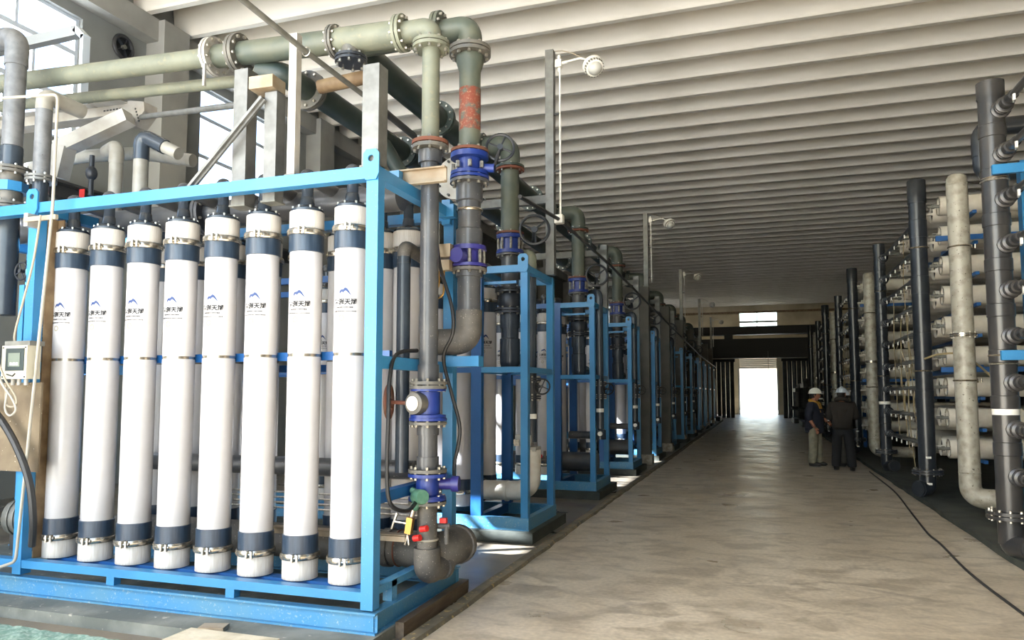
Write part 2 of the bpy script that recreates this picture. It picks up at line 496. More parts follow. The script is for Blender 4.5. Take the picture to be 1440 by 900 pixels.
for (z0, z1) in ((5.2, 5.55), (6.75, 8.0)):
    wf.bb(XL - .3, DX0 + .1, YF, YF + .3, z0, z1).bb(DX1 + .1, XR + .3, YF, YF + .3, z0, z1)
wfar = struct(wf, 'wall_far', 'wall_cream')
MB().bb(XL, XR, YF - .25, YF, 7.95, 8.1).build('wall_beam', 'rust_brown', wfar, smooth=False)
MB().bb(XL, XR, YF - .25, YF, 6.2, 6.34).build('wall_beam', 'rust_brown', wfar, smooth=False)
w8 = struct(MB().bb(DX0 + .1, DX1 + .1, YF + .1, YF + .18, 7.2, 7.36).bb(-.08, -.02, YF + .1, YF + .18, 6.75, 8).bb(DX0 + .1, DX1 + .1, YF + .1, YF + .18, 6.75, 6.8), 'window_20', 'frame_steel')
for (x0, x1) in ((DX0 + .1, -.08), (-.02, DX1 + .1)):
    for (z0, z1) in ((6.8, 7.2), (7.36, 8.0)):
        MB().bb(x0, x1, YF + .13, YF + .14, z0, z1).build('pane', 'window_glass', w8, smooth=False)
d1 = struct(MB().bb(DX0 - .12, DX0, YF - .12, YF + .02, 0, DZ).bb(DX1, DX1 + .12, YF - .12, YF + .02, 0, DZ).bb(DX0 - .12, DX1 + .12, YF - .3, YF + .02, DZ + .9, DZ + 1.3), 'door_1', 'frame_steel')
for i in range(6):
    MB().bb(DX0, DX1, YF + .02, YF + .06, DZ + .15 * i + .005, DZ + .15 * i + .145).build('shutter_slat', 'shutter', d1, smooth=False)
portal('door_portal', ((DX0 + DX1) / 2, YF + .08, DZ / 2), (-PI / 2, 0, 0), DX1 - DX0, DZ)

# outside: yard, boundary wall beyond the far door
struct(MB().bb(-90, 90, -90, 150, -.5, -.06), 'ground_outside', 'out_ground')
tag(MB().bb(-14, 14, 86, 86.3, -.06, 3.2).build('boundary_wall', 'out_white', smooth=False, origin=(0, 86, -.06)), 'pale boundary wall across the yard beyond the far door', 'wall')
tag(MB().bb(-14, 14, 95, 102, -.06, 6.5).build('yard_building', 'out_wall', smooth=False, origin=(0, 98, -.06)), 'cream building seen through the top of the far doorway', 'building')
tag(MB().bb(-14, 14, 83, 85.8, -.06, .05).build('lawn_strip', 'grass', smooth=False, origin=(0, 84, -.06)), 'green grass strip below the pale yard wall', 'grass', kind='stuff')

wfan = thing('wall_fan', 'round dark ventilation fan high on the left wall', 'fan', (XL + .02, 9.95, 7.6))
MB().torus((XL + .05, 9.95, 7.75), (1, 0, 0), .2, .035, 26, 8).build('ring', 'dark_steel', wfan)
MB().lathe([(.19, 0), (.19, .02)], (XL + .005, 9.95, 7.75), (1, 0, 0), 24).build('backplate', 'beam_black', wfan)
for i in range(5):
    a = 2 * PI * i / 5
    MB().bar((XL + .05, 9.95, 7.75), (XL + .06, 9.95 + .17 * math.cos(a), 7.75 + .17 * math.sin(a)), .07, .006).build('blade', 'valve_dark', wfan, smooth=False)
MB().cyl((XL + .03, 9.95, 7.75), (XL + .09, 9.95, 7.75), .04, 12).build('hub', 'galv_dull', wfan)

# low kerbs either side of the aisle, ragged edge
def ragged(x0, x1, y0, y1, z, n, amp):
    mb = MB(); pts = []
    for i in range(n + 1):
        t = y0 + (y1 - y0) * i / n
        pts.append((x0 + random.uniform(-amp, amp) * .3, x1 + random.uniform(-amp, amp), t, z + random.uniform(-.004, .004)))
    for i, (a, b, t, h) in enumerate(pts):
        mb.v += [Vector((a, t, 0)), Vector((a, t, h)), Vector((b, t, h)), Vector((b + .012, t, 0))]
        if i:
            k = 4 * (i - 1)
            for q in ((0, 1, 5, 4), (1, 2, 6, 5), (2, 3, 7, 6)): mb.f.append(tuple(k + j for j in q))
    n4 = 4 * n
    mb.f.append((0, 1, 2, 3)); mb.f.append((n4 + 3, n4 + 2, n4 + 1, n4))
    return mb
struct(ragged(-2.16, -2.07, 1.2, 46, .028, 160, .012), 'trim_1', 'kerb')
M('floor_side', (126, 117, 103), 0.45, 0, (90, 84, 75), 1.4, lo=.35, hi=.68, col3=(66, 62, 56), scale3=1.1, lo3=.56, hi3=.68, bump=0.15, rough2=.25)
struct(MB().bb(XL + .02, -2.155, 1.0, 47, 0, .004), 'trim_40', 'floor_side')
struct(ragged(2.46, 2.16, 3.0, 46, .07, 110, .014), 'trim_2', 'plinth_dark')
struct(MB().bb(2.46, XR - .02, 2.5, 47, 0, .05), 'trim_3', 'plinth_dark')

# ------------------------------------------------------------------ membrane tubes (left racks)
TR = 0.113
def text_mesh(s, size):
    cu = bpy.data.curves.new('txt', 'FONT'); cu.body = s; cu.size = size; cu.align_x = 'CENTER'; cu.offset = size * 0.05; cu.space_character = 1.08
    cu.resolution_u = 2
    o = bpy.data.objects.new('txt', cu); COL.objects.link(o)
    bpy.context.view_layer.update()
    dg = bpy.context.evaluated_depsgraph_get()
    me = bpy.data.meshes.new_from_object(o.evaluated_get(dg))
    vs_ = [v.co.copy() for v in me.vertices]; fs = [tuple(p.vertices) for p in me.polygons]
    bpy.data.objects.remove(o); bpy.data.curves.remove(cu); bpy.data.meshes.remove(me)
    return vs_, fs
TXT = text_mesh('德源天润', 0.041)
def wrap(flat, faces, cx, cy, ang0, z0, r):
    """Bend flat print (x along the girth, y up) onto a tube of radius r, centred on ang0."""
    mb = MB()
    for p in flat:
        a = ang0 + p.x / r
        mb.v.append(Vector((cx + r * math.cos(a), cy + r * math.sin(a), z0 + p.y)))
    mb.f = list(faces)
    return mb
def strip(poly_pts, n=1):
    return [Vector((x, y, 0)) for (x, y) in poly_pts]

def membrane_tube(x, y, label, group, back=1, logo=True, detail=2, zb=0.31):
    t = thing('membrane_tube', label, 'membrane tube', (x, y, zb), group)
    Z = lambda z: (x, y, z)
    def lv(prof, name, mat, n=28, parent=None):
        return MB().lathe(prof, (x, y, 0), (0, 0, 1), n).build(name, mat, parent or t)
    n = 28 if detail > 1 else 16
    z = 0.0
    zb_ = zb
    lv([(TR * .96, .585 + z), (TR, .6 + z), (TR, 1.806 + z), (TR * .99, 1.81 + z)], 'lower_shell', 'white_plastic', n)
    lv([(TR * .99, 1.83 + z), (TR, 1.834 + z), (TR, 2.56 + z), (TR * .96, 2.57 + z)], 'upper_shell', 'white_plastic', n)
    lv([(TR * .975, 1.80 + z), (TR * .975, 1.84 + z)], 'joint_band', 'steel_clamp' if detail > 1 else 'flange_grey', n)
    for (a, b) in ((.485, .61), (2.535, 2.665)):
        lv([(TR * .97, a + z), (TR * 1.065, a + .004 + z), (TR * 1.065, b - .004 + z), (TR * .97, b + z)], 'collar', 'navy_collar', n)
    lv([(TR * .9, .31 + z), (TR * 1.06, .316 + z), (TR * 1.06, .46 + z), (TR, .47 + z)], 'end_cap', 'white_cap', n)
    lv([(TR, 2.68 + z), (TR * 1.06, 2.69 + z), (TR * 1.06, 2.822 + z), (TR * .93, 2.83 + z)], 'end_cap', 'white_cap', n)
    for zc in (.468, 2.675):
        zc += z
        c = MB().lathe([(TR * 1.04, zc - .021), (TR * 1.15, zc - .021), (TR * 1.19, zc - .012), (TR * 1.19, zc + .012), (TR * 1.15, zc + .021), (TR * 1.04, zc + .021)], (x, y, 0), (0, 0, 1), n)
        c = c.build('clamp', 'steel_clamp', t)
        if detail > 1:
            # two lugs with a bolt through them, on the side that faces the gangway, and slots
            a = -PI / 2 + .35
            lb = MB()
            for da in (-.10, .10):
                lb.box((x + TR * 1.24 * math.cos(a + da), y + TR * 1.24 * math.sin(a + da), zc), (.012, .05, .05), Matrix.Rotation(a + da + PI / 2, 3, 'Z'))
            p = Vector((x + TR * 1.27 * math.cos(a), y + TR * 1.27 * math.sin(a), zc)); tg = Vector((-math.sin(a), math.cos(a), 0))
            lb.cyl(p - tg * .035, p + tg * .035, .007, 8)
            lb.cyl(p - tg * .034, p - tg * .022, .013, 6).cyl(p + tg * .022, p + tg * .034, .013, 6)
            lb.build('clamp_bolt', 'bolt_steel', c)
    # top port: dark cap, upright stub, ball elbow and a short run back to the manifold
    MB().lathe([(TR * .98, 2.828 + z), (TR * .98, 2.842 + z), (TR * .8, 2.86 + z), (.052, 2.875 + z), (.045, 2.93 + z), (.04, 2.935 + z), (.04, 3.07 + z)], (x, y, 0), (0, 0, 1), 18).build('port', 'pvc_slate', t)
    MB().sphere((x, y, 3.085 + z), .056, 14, 8).cyl((x, y, 3.085 + z), (x, y + back * .40, 3.06 + z), .046, 12).build('elbow', 'pvc_dark', t)
    if detail > 1:
        b = MB()
        for i in range(8):
            a = 2 * PI * i / 8
            b.cyl((x + TR * .88 * math.cos(a), y + TR * .88 * math.sin(a), 2.84 + z), (x + TR * .88 * math.cos(a), y + TR * .88 * math.sin(a), 2.862 + z), .008, 6)
        b.build('cap_bolts', 'bolt_steel', t)
    if logo:
        r = TR + .0012
        a0 = -PI / 2 + .15
        wrap(TXT[0], TXT[1], x, y, a0, 2.155 + z, r).build('lettering', 'ink_black', t, smooth=False)
        # blue bird emblem: body sweep and long tail
        emb = [(-.028, .006), (-.020, .020), (-.004, .022), (.006, .031), (.016, .026), (.024, .016), (.034, -.002), (.040, -.014), (.030, -.004), (.020, .006), (.010, .014), (.002, .010), (-.004, .002), (-.010, .008), (-.018, .006), (-.024, -.004)]
        mb = MB(); mb.v = [Vector((x + r * math.cos(a0 - .03 + 1.3 * px / r), y + r * math.sin(a0 - .03 + 1.3 * px / r), 2.226 + z + py * 1.3)) for px, py in emb]
        mb.f = [(0, 1, 14, 15), (1, 2, 13, 14), (2, 11, 12, 13), (2, 3, 10, 11), (3, 4, 9, 10), (4, 5, 8, 9), (5, 6, 7, 8)]
        mb.build('emblem', 'ink_blue', t, smooth=False)
        mb = MB()
        def dash(u, w, h, zz):
            b = len(mb.v)
            for (px, py) in ((u - w / 2, -h / 2), (u + w / 2, -h / 2), (u + w / 2, h / 2), (u - w / 2, h / 2)):
                mb.v.append(Vector((x + r * math.cos(a0 + px / r), y + r * math.sin(a0 + px / r), zz + py)))
            mb.f.append((b, b + 1, b + 2, b + 3))
        dash(-.012, .006, .006, 2.203 + z); dash(-.001, .005, .008, 2.202 + z)
        rs = random.Random(3)
        for i in range(12): dash(-.06 + .0105 * i, rs.uniform(.005, .009), .009, 2.132 + z)
        for i in range(17): dash(-.08 + .0098 * i, rs.uniform(.004, .007), .008, 2.106 + z)
        mb.build('fine_print', 'ink_black', t, smooth=False)
        mb = MB(); k = 14; cz = 2.062 + z
        for rr in (.022, .014):
            for i in range(k):
                px = -.02 + rr * math.cos(2 * PI * i / k); mb.v.append(Vector((x + r * math.cos(a0 + px / r), y + r * math.sin(a0 + px / r), cz + rr * math.sin(2 * PI * i / k))))
        for i in range(k): mb.f.append((i, (i + 1) % k, k + (i + 1) % k, k + i))
        mb.build('round_badge', 'ink_olive', t, smooth=False)
    return t

ORD = ['first', 'second', 'third', 'fourth', 'fifth', 'sixth', 'seventh', 'eighth', 'ninth', 'tenth', 'eleventh', 'twelfth']
FX = [-5.155 + .3605 * i for i in range(8)]
t0 = membrane_tube(FX[0], 4.41, 'white membrane tube with lettering, first from the left in the nearest blue rack', 'front row of membrane tubes in the nearest rack')
b0 = membrane_tube(FX[0] + .16, 5.21, 'plain white tube in the nearest rack, back row, between the first and second front tubes', 'back row of membrane tubes in the nearest rack', back=-1, logo=False, detail=1)
collect()
for i in range(1, 8):
    lab = 'white membrane tube with lettering, %s from the left in the nearest blue rack' % ORD[i]
    if i == 7: lab = 'white membrane tube with lettering beside the bright blue corner post, eighth from the left'
    copy_tree(t0, (FX[i] - FX[0], 0, 0), lab)
for i in range(1, 7):
    copy_tree(b0, (.3605 * i, 0, 0), 'plain white tube in the nearest rack, back row, between the %s and %s front tubes' % (ORD[i], ORD[i + 1]))
copy_tree(b0, (FX[7] + .03 - FX[0] - .16, 0, 0), 'white membrane tube at the aisle end of the nearest rack, behind the slim dark riser')

# ------------------------------------------------------------------ nearest blue rack frame
R1Y0, R1Y1, R1X = 4.15, 5.47, -2.29
fr = thing('blue_rack_frame', 'large sunlit blue steel frame holding the nearest row of eight white tubes', 'rack frame', (-3.8, 4.8, .08))
S = .085
def post(parent, x0, y0, z0, z1, s=S, mat='blue_paint', name='post', sy=None):
    return MB().bb(x0, x0 + s, y0, y0 + (sy or s), z0, z1).build(name, mat, parent, smooth=False)
XPOSTS = (R1X - S, -5.31, -6.9)
for xp in XPOSTS:
    post(fr, xp, R1Y0, .22, 3.03)
    post(fr, xp, R1Y1 - S, .22, 3.03)
for (ya, yb) in ((R1Y0 + .004, R1Y0 + S), (R1Y1 - S, R1Y1 - .004)):
    for k in range(2):
        xa, xb = XPOSTS[k + 1] + S, XPOSTS[k]
        MB().bb(xa, xb, ya, yb, 2.945, 3.025).build('top_beam', 'blue_paint', fr, smooth=False)
        MB().bb(xa, xb, ya, yb, .268, .325).build('bottom_rail', 'blue_paint', fr, smooth=False)
        if ya > 5: MB().bb(xa, xb, ya, yb, 1.74, 1.80).build('mid_beam', 'blue_dark', fr, smooth=False)
for ya in (4.36, 5.16):
    MB().bb(-5.22, R1X - S, ya, ya + .1, .27, .31).build('tube_rail', 'blue_dark', fr, smooth=False)
MB().bb(-5.22, R1X - S, 4.49, 4.53, 1.79, 1.85).build('tube_strap', 'blue_dark', fr, smooth=False)
for xp in XPOSTS:
    for z0, z1 in ((2.945, 3.025), (1.72, 1.80)):
        MB().bb(xp + .004, xp + S - .004, R1Y0 + S, R1Y1 - S, z0, z1).build('side_beam', 'blue_paint', fr, smooth=False)
MB().bb(R1X - S + .004, R1X - .004, R1Y0 + S, R1Y1 - S, .86, .93).build('side_beam', 'blue_dark', fr, smooth=False)
# base: channel with flanges, short stubs above it
def channel_x(x0, x1, y, z0, z1, sgn, name='base_channel', mat='blue_worn'):
    mb = MB().bb(x0, x1, y + sgn * .02, y + sgn * .028, z0, z1).bb(x0, x1, y - sgn * .012, y + sgn * .06, z1 - .012, z1).bb(x0, x1, y - sgn * .012, y + sgn * .06, z0, z0 + .012)
    return mb.build(name, mat, fr, smooth=False)
channel_x(-7.0, R1X + .03, R1Y0 - .01, .08, .21, 1)
channel_x(-7.0, R1X + .03, R1Y1 + .01, .08, .21, -1)
MB().bb(R1X + .0, R1X + .008, R1Y0, R1Y1, .092, .198).bb(R1X - .05, R1X + .03, R1Y0 + .05, R1Y1 - .05, .198, .21).bb(R1X - .05, R1X + .03, R1Y0 + .05, R1Y1 - .05, .08, .092).build('base_channel', 'blue_worn', fr, smooth=False)
for xs in (-4.38, -3.36):
    MB().bb(xs - .035, xs + .035, R1Y0 + .01, R1Y0 + .07, .21, .268).build('stub', 'blue_paint', fr, smooth=False)
for ys in (4.42, 5.28):
    MB().bb(R1X - .075, R1X - .008, ys, ys + .07, .21, .34).build('stub', 'blue_worn', fr, smooth=False)
MB().bb(R1X - .075, R1X - .008, R1Y0 + S, R1Y1 - S, .30, .345).build('side_rail', 'blue_worn', fr, smooth=False)
# lifting lugs
def lug(parent, x, y, z, w=.10, h=.2, mat='blue_paint', hole=.022):
    poly = [(0, 0), (w, 0), (w, h - .025), (w - .025, h), (.025, h), (0, h - .025)]
    mb = MB(); k = 12
    # plate with a round eye: build as ring of quads between the outline and the hole
    cx_, cz_ = w / 2, h - .06
    outer = []
    for i in range(k * 2):
        a = 2 * PI * i / (k * 2); dx, dz = math.cos(a), math.sin(a)
        tx = (w - cx_) / dx if dx > 1e-6 else (-cx_ / dx if dx < -1e-6 else 1e9)
        tz = (h - cz_) / dz if dz > 1e-6 else (-cz_ / dz if dz < -1e-6 else 1e9)
        tt = min(tx, tz); px, pz = cx_ + dx * tt, cz_ + dz * tt
        if pz > h - .02 and (px < .02 or px > w - .02): px = min(max(px, .018), w - .018); pz -= .004
        outer.append((px, pz))
    inner = [(cx_ + hole * math.cos(2 * PI * i / (k * 2)), cz_ + hole * math.sin(2 * PI * i / (k * 2))) for i in range(k * 2)]
    K = k * 2
    for yy in (y, y - .014):
        for p in outer: mb.v.append(Vector((x + p[0], yy, z + p[1])))
        for p in inner: mb.v.append(Vector((x + p[0], yy, z + p[1])))
    for i in range(K):
        j = (i + 1) % K
        mb.f.append((i, j, K + j, K + i)); mb.f.append((2 * K + i, 2 * K + j, 3 * K + j, 3 * K + i))
        mb.f.append((i, j, 2 * K + j, 2 * K + i)); mb.f.append((K + i, K + j, 3 * K + j, 3 * K + i))
    return mb.build('lifting_lug', mat, parent, smooth=False)
lug(fr, R1X - S - .02, R1Y0 - .001, 2.93, .115)
lug(fr, -5.33, R1Y0 - .001, 2.93, .115)

# manifolds behind the tube tops and a lower one
def pipe_thing(name, label, cat, pts, r, mat, fl_at=(), origin=None, n=16, fr_=.14, group=None):
    t = thing(name, label, cat, origin or pts[0], group)
    MB().tube(pts, r, n).build('pipe', mat, t)
    for (c, ax, R, m) in fl_at: flange(t, c, ax, R, .028, 8, m)
    return t
pipe_thing('manifold_pipe', 'dark grey manifold pipe running behind the tops of the nearest tubes', 'pipe', [(-6.6, 4.81, 3.0), (-2.46, 4.81, 3.0)], .105, 'pvc_dark', [((-4.2, 4.81, 3.0), (1, 0, 0), .17, 'pvc_dark')])
mlow = thing('manifold_pipe', 'thick dusty grey pipe lying low inside the aisle end of the nearest rack', 'pipe', (-2.5, 4.93, .44))
MB().tube([(-5.1, 4.93, .44), (-2.43, 4.93, .44)], .125, 20).build('pipe', 'pvc_dusty', mlow)
MB().tube([(-2.62, 4.93, .44), (-2.56, 4.93, .44)], .138, 20).build('socket', 'pvc_dusty', mlow)
MB().tube(fillet([(-2.45, 4.93, .44), (-2.16, 4.93, .44), (-2.16, 5.2, .44)], .16), .13, 20).build('elbow', 'pvc_dusty', mlow)
MB().lathe([(.145, 0), (.145, .05), (.13, .055)], (-2.16, 5.17, .44), (0, 1, 0), 20).build('socket', 'pvc_dusty', mlow)
MB().torus((-2.50, 4.93, .44), (1, 0, 0), .128, .006, 24, 6).build('strap', 'rust', mlow)
pipe_thing('manifold_pipe', 'mid grey pipe stub entering the rack beside the lower blue valve', 'pipe', [(-4.9, 4.95, 1.0), (-2.40, 4.95, 1.0)], .07, 'pvc_dark', [])
MB
# back of rack: upright dark header beside the back row
hd = thing('dark_header', 'dark upright pipe just behind the bright blue corner post', 'pipe', (-2.55, 4.78, .9))
MB().tube([(-2.43, 4.80, 1.0), (-2.43, 4.80, 2.55)], .05, 14).build('pipe', 'pvc_slate', hd)
MB().tube(fillet([(-2.43, 4.80, 2.5), (-2.43, 4.80, 2.63), (-2.43, 5.12, 2.6)], .08), .05, 14).build('elbow', 'pvc_dusty', hd)

# ------------------------------------------------------------------ slim riser (x = -2.2) on the aisle side of the nearest rack
RX, RY = -2.2, 4.74
ra = thing('pipe_riser', 'slim riser, pale above and dark below, in front of the nearest rack end', 'pipe', (RX, RY, .3))
pa = ['pipe']
MB().tube(fillet([(RX - .34, RY, 4.205), (RX, RY, 4.205), (RX, RY, 4.06)], .2, 10), .078, 18).build('elbow', 'pipe_pale', ra)
flange(ra, (RX - .24, RY, 4.205), (1, 0, 0), .135, .024, 10, 'pipe_pale')
flange(ra, (RX, RY, 4.07), (0, 0, 1), .135, .024, 10, 'pipe_pale')
MB().cyl((RX, RY, 3.36), (RX, RY, 4.05), .064, 20).build('pipe', 'pipe_pale', ra)
flange(ra, (RX, RY, 3.33), (0, 0, 1), .132, .026, 8, 'flange_grey', mat2='rust')
MB().lathe([(.085, 0), (.085, .09), (.066, .1)], (RX, RY, 3.2), (0, 0, 1), 20).build('socket', 'pvc_dark', ra)
MB().cyl((RX, RY, 1.66), (RX, RY, 3.25), .066, 20).build('pipe', 'pvc_dark', ra)
MB().cyl((RX, RY, 1.64), (RX, RY, 1.76), .076, 20).build('socket', 'pvc_dark', ra)
flange(ra, (RX, RY, 1.615), (0, 0, 1), .132, .022, 8, 'flange_grey')
v = MB().lathe([(.125, 1.39), (.125, 1.41), (.085, 1.415), (.085, 1.57), (.125, 1.575), (.125, 1.59)], (RX, RY, 0), (0, 0, 1), 22).build('valve', 'valve_blue', ra)
MB().lathe([(.075, 0), (.075, .07), (.06, .075)], (RX - .03, RY - .07, 1.49), (-.25, -1, 0), 16).build('gearbox', 'flange_grey', v)
MB().lathe([(.05, 0), (.05, .006)], (RX - .05, RY - .146, 1.49), (-.25, -1, 0), 18).build('dial', 'gauge_face', v)
handwheel(v, (RX - .27, RY - .07, 1.50), (1, .25, 0), .115, 'rust', stem=(RX - .08, RY - .1, 1.49))
flange(ra, (RX, RY, 1.365), (0, 0, 1), .132, .02, 8, 'flange_grey', mat2='valve_blue')
MB().cyl((RX, RY, 1.27), (RX, RY, 1.34), .078, 20).build('socket', 'pvc_dark', ra)
MB().cyl((RX, RY, 1.05), (RX, RY, 1.3), .068, 20).build('pipe', 'pvc_dark', ra)
MB().cyl((RX, RY, 1.035), (RX, RY, 1.12), .078, 20).build('socket', 'pvc_dark', ra)
flange(ra, (RX, RY, 1.01), (0, 0, 1), .135, .022, 8, 'valve_blue', mat2='flange_grey')
v2 = MB().lathe([(.125, .84), (.125, .855), (.08, .86), (.08, .975), (.125, .98), (.125, .99)], (RX, RY, 0), (0, 0, 1), 22).build('valve', 'valve_blue', ra)
MB().cyl((RX + .06, RY + .05, .93), (RX + .16, RY + .08, .93), .04, 14).cyl((RX + .15, RY + .08, .93), (RX + .2, RY + .09, .93), .055, 14).build('gearbox', 'valve_purple', v2)
flange(ra, (RX, RY, .82), (0, 0, 1), .132, .02, 8, 'flange_grey', mat2='valve_blue')
MB().cyl((RX, RY, .42), (RX, RY, .82), .07, 20).build('pipe', 'pvc_dusty', ra)
MB().torus((RX, RY, .555), (0, 0, 1), .072, .008, 24, 6).build('strap', 'cable_white', ra)
MB().tube(fillet([(RX, RY, .5), (RX, RY, .33), (RX + .02, RY + .26, .36)], .16, 8), .092, 20).build('elbow', 'pvc_dusty', ra)
MB().lathe([(.098, 0), (.105, .04), (.098, .05)], (RX + .02, RY + .16, .34), (.05, 1, .1), 20).build('elbow_rim', 'pvc_dusty', ra)

# pressure transmitter, brass cock and red taps hanging on the slim riser
tr = thing('pressure_transmitter', 'green cast pressure transmitter with brass valve on the slim riser', 'transmitter', (RX - .03, RY - .1, .9))
MB().lathe([(.0, -.05), (.045, -.048), (.052, -.03), (.052, .04), (.045, .055), (.0, .058)], (RX + .0, RY - .13, .86), (.8, -.6, .1), 18).build('housing', 'green_cast', tr)
MB().cyl((RX - .05, RY - .1, .78), (RX + .0, RY - .13, .85), .03, 12).cyl((RX - .07, RY - .1, .9), (RX - .01, RY - .12, .88), .022, 10).build('neck', 'green_cast', tr)
MB().cyl((RX - .05, RY - .1, .79), (RX - .07, RY - .1, .72), .016, 10).build('stem', 'steel_clamp', tr)
MB().box((RX - .085, RY - .1, .66), (.045, .04, .11), Matrix.Rotation(.15, 3, 'Y')).build('brass_block', 'brass', tr)
MB().cyl((RX - .1, RY - .1, .6), (RX - .12, RY - .1, .53), .012, 8).cyl((RX - .1, RY - .1, .6), (RX - .09, RY - .1, .53), .008, 8).build('drain', 'steel_clamp', tr)
MB().bar((RX - .22, RY - .1, .63), (RX - .18, RY - .1, .74), .016, .012).cyl((RX - .2, RY - .1, .68), (RX - .1, RY - .1, .67), .01, 8).build('lever', 'steel_clamp', tr)
for (dx, dz) in ((-.03, .575), (.02, .64)):
    MB().cyl((RX + dx - .02, RY - .1, dz), (RX + dx + .03, RY - .11, dz + .01), .022, 10).build('red_cap', 'red_plastic', tr)
sk = thing('sample_cock', 'small sample tap with red handle behind the slim riser', 'tap', (RX + .1, RY + .06, .66))
MB().cyl((RX + .05, RY + .05, .64), (RX + .14, RY + .07, .64), .02, 10).cyl((RX + .12, RY + .06, .64), (RX + .12, RY + .06, .52), .018, 10).build('body', 'pvc_dusty', sk)
MB().box((RX + .1, RY + .05, .68), (.05, .03, .035)).build('handle', 'red_plastic', sk)

# ------------------------------------------------------------------ rust-patched riser
QX, QY = -2.12, 5.3
rb = thing('pipe_riser', 'thick green riser with a rusty red patch and blue valve beside the nearest rack', 'pipe', (QX, QY, 1.9))
MB().tube(fillet([(QX - .36, QY, 4.47), (QX, QY, 4.47), (QX, QY, 4.27)], .24, 10), .095, 20).build('elbow', 'pipe_green', rb)
flange(rb, (QX - .26, QY, 4.47), (1, 0, 0), .165, .026, 10, 'pipe_green')
MB().tube([(QX - .3, QY, 4.47), (-3.2, QY, 4.47)], .095, 18).build('pipe', 'pipe_green', rb)
flange(rb, (QX, QY, 4.265), (0, 0, 1), .165, .028, 10, 'flange_grey', br=.014)
MB().lathe([(.085, 3.45), (.085, 4.1), (.11, 4.18), (.11, 4.23)], (QX, QY, 0), (0, 0, 1), 22).build('pipe', 'pipe_green', rb)
MB().lathe([(.0862, 3.62), (.0862, 3.96)], (QX, QY, 0), (0, 0, 1), 22, caps=False).build('rust_patch', 'pipe_rust', rb)
flange(rb, (QX, QY, 3.44), (0, 0, 1), .15, .022, 10, 'valve_blue', mat2='rust', br=.013)
v = MB().lathe([(.15, 3.26), (.15, 3.285), (.098, 3.29), (.098, 3.39), (.15, 3.395), (.15, 3.415)], (QX, QY, 0), (0, 0, 1), 24).build('valve', 'valve_blue', rb)
MB().bolts((QX, QY, 3.33), (0, 0, 1), .13, 8, .016, .05).build('nuts', 'bolt_steel', v)
MB().cyl((QX + .09, QY, 3.32), (QX + .2, QY + .02, 3.31), .035, 12).build('gearbox', 'valve_blue', v)
handwheel(v, (QX + .22, QY + .1, 3.5), (.3, -1, .1), .11, 'valve_dark', stem=(QX + .2, QY + .02, 3.33))
flange(rb, (QX, QY, 3.225), (0, 0, 1), .155, .022, 10, 'pvc_dark', mat2='valve_blue', br=.014)
MB().lathe([(.09, 2.7), (.09, 3.05), (.105, 3.06), (.105, 3.19), (.115, 3.2)], (QX, QY, 0), (0, 0, 1), 22).build('pipe', 'pvc_dark', rb)
MB().torus((QX, QY, 2.985), (0, 0, 1), .095, .012, 24, 6).build('clamp', 'steel_clamp', rb)
MB().lathe([(.105, 2.70), (.105, 2.83), (.09, 2.84)], (QX, QY, 0), (0, 0, 1), 22).build('socket', 'pvc_dark', rb)
v = MB().lathe([(.135, 2.545), (.135, 2.56), (.085, 2.565), (.085, 2.66), (.135, 2.665), (.135, 2.70)], (QX, QY, 0), (0, 0, 1), 22).build('valve', 'valve_purple', rb)
MB().bolts((QX, QY, 2.62), (0, 0, 1), .115, 8, .013, .17).build('nuts', 'bolt_steel', v)
MB().cyl((QX - .02, QY - .05, 2.61), (QX - .04, QY - .17, 2.61), .06, 14).build('disc_housing', 'valve_purple', v)
MB().bb(QX - .26, QY * 0 + QX - .09, QY - .17, QY - .07, 2.6, 2.70).bb(QX - .30, QX - .1, QY - .16, QY - .08, 2.5, 2.58).build('actuator', 'cream_paint', v, smooth=False)
MB().box((QX - .33, QY - .12, 2.63), (.06, .05, .07)).box((QX - .30, QY - .18, 2.66), (.05, .03, .03)).build('solenoid', 'red_plastic', v)
MB().bb(QX - .35, QX - .24, QY - .13, QY - .10, 2.32, 2.52).build('label_plate', 'ink_blue', v, smooth=False)
MB().tube(fillet([(QX - .2, QY - .12, 2.5), (QX - .2, QY - .12, 2.36), (QX - .34, QY - .12, 2.32), (QX - .36, QY - .12, 1.95)], .05), .007, 6).tube(fillet([(QX - .16, QY - .12, 2.5), (QX - .16, QY - .12, 2.3), (QX - .3, QY - .12, 2.27), (QX - .32, QY - .12, 1.95)], .05), .007, 6).build('air_line', 'brass', v)
flange(rb, (QX, QY, 2.53), (0, 0, 1), .14, .022, 8, 'pvc_dusty', mat2='valve_purple')
MB().cyl((QX, QY, 2.12), (QX, QY, 2.52), .09, 22).lathe([(.104, 0), (.104, .05), (.09, .055)], (QX, QY, 2.46), (0, 0, 1), 20).build('pipe', 'pvc_dark', rb)
MB().tube(fillet([(QX, QY, 2.2), (QX, QY, 1.96), (QX - .28, QY, 1.96)], .2, 10), .102, 22).build('elbow', 'pvc_dusty', rb)
MB().tube([(QX - .22, QY, 1.96), (QX - .5, QY, 1.96)], .095, 20).build('pipe', 'pvc_dusty', rb)
MB().tube([(QX - .45, QY, 1.96), (-3.3, QY, 1.96)], .068, 18).build('pipe', 'pvc_dark', rb)

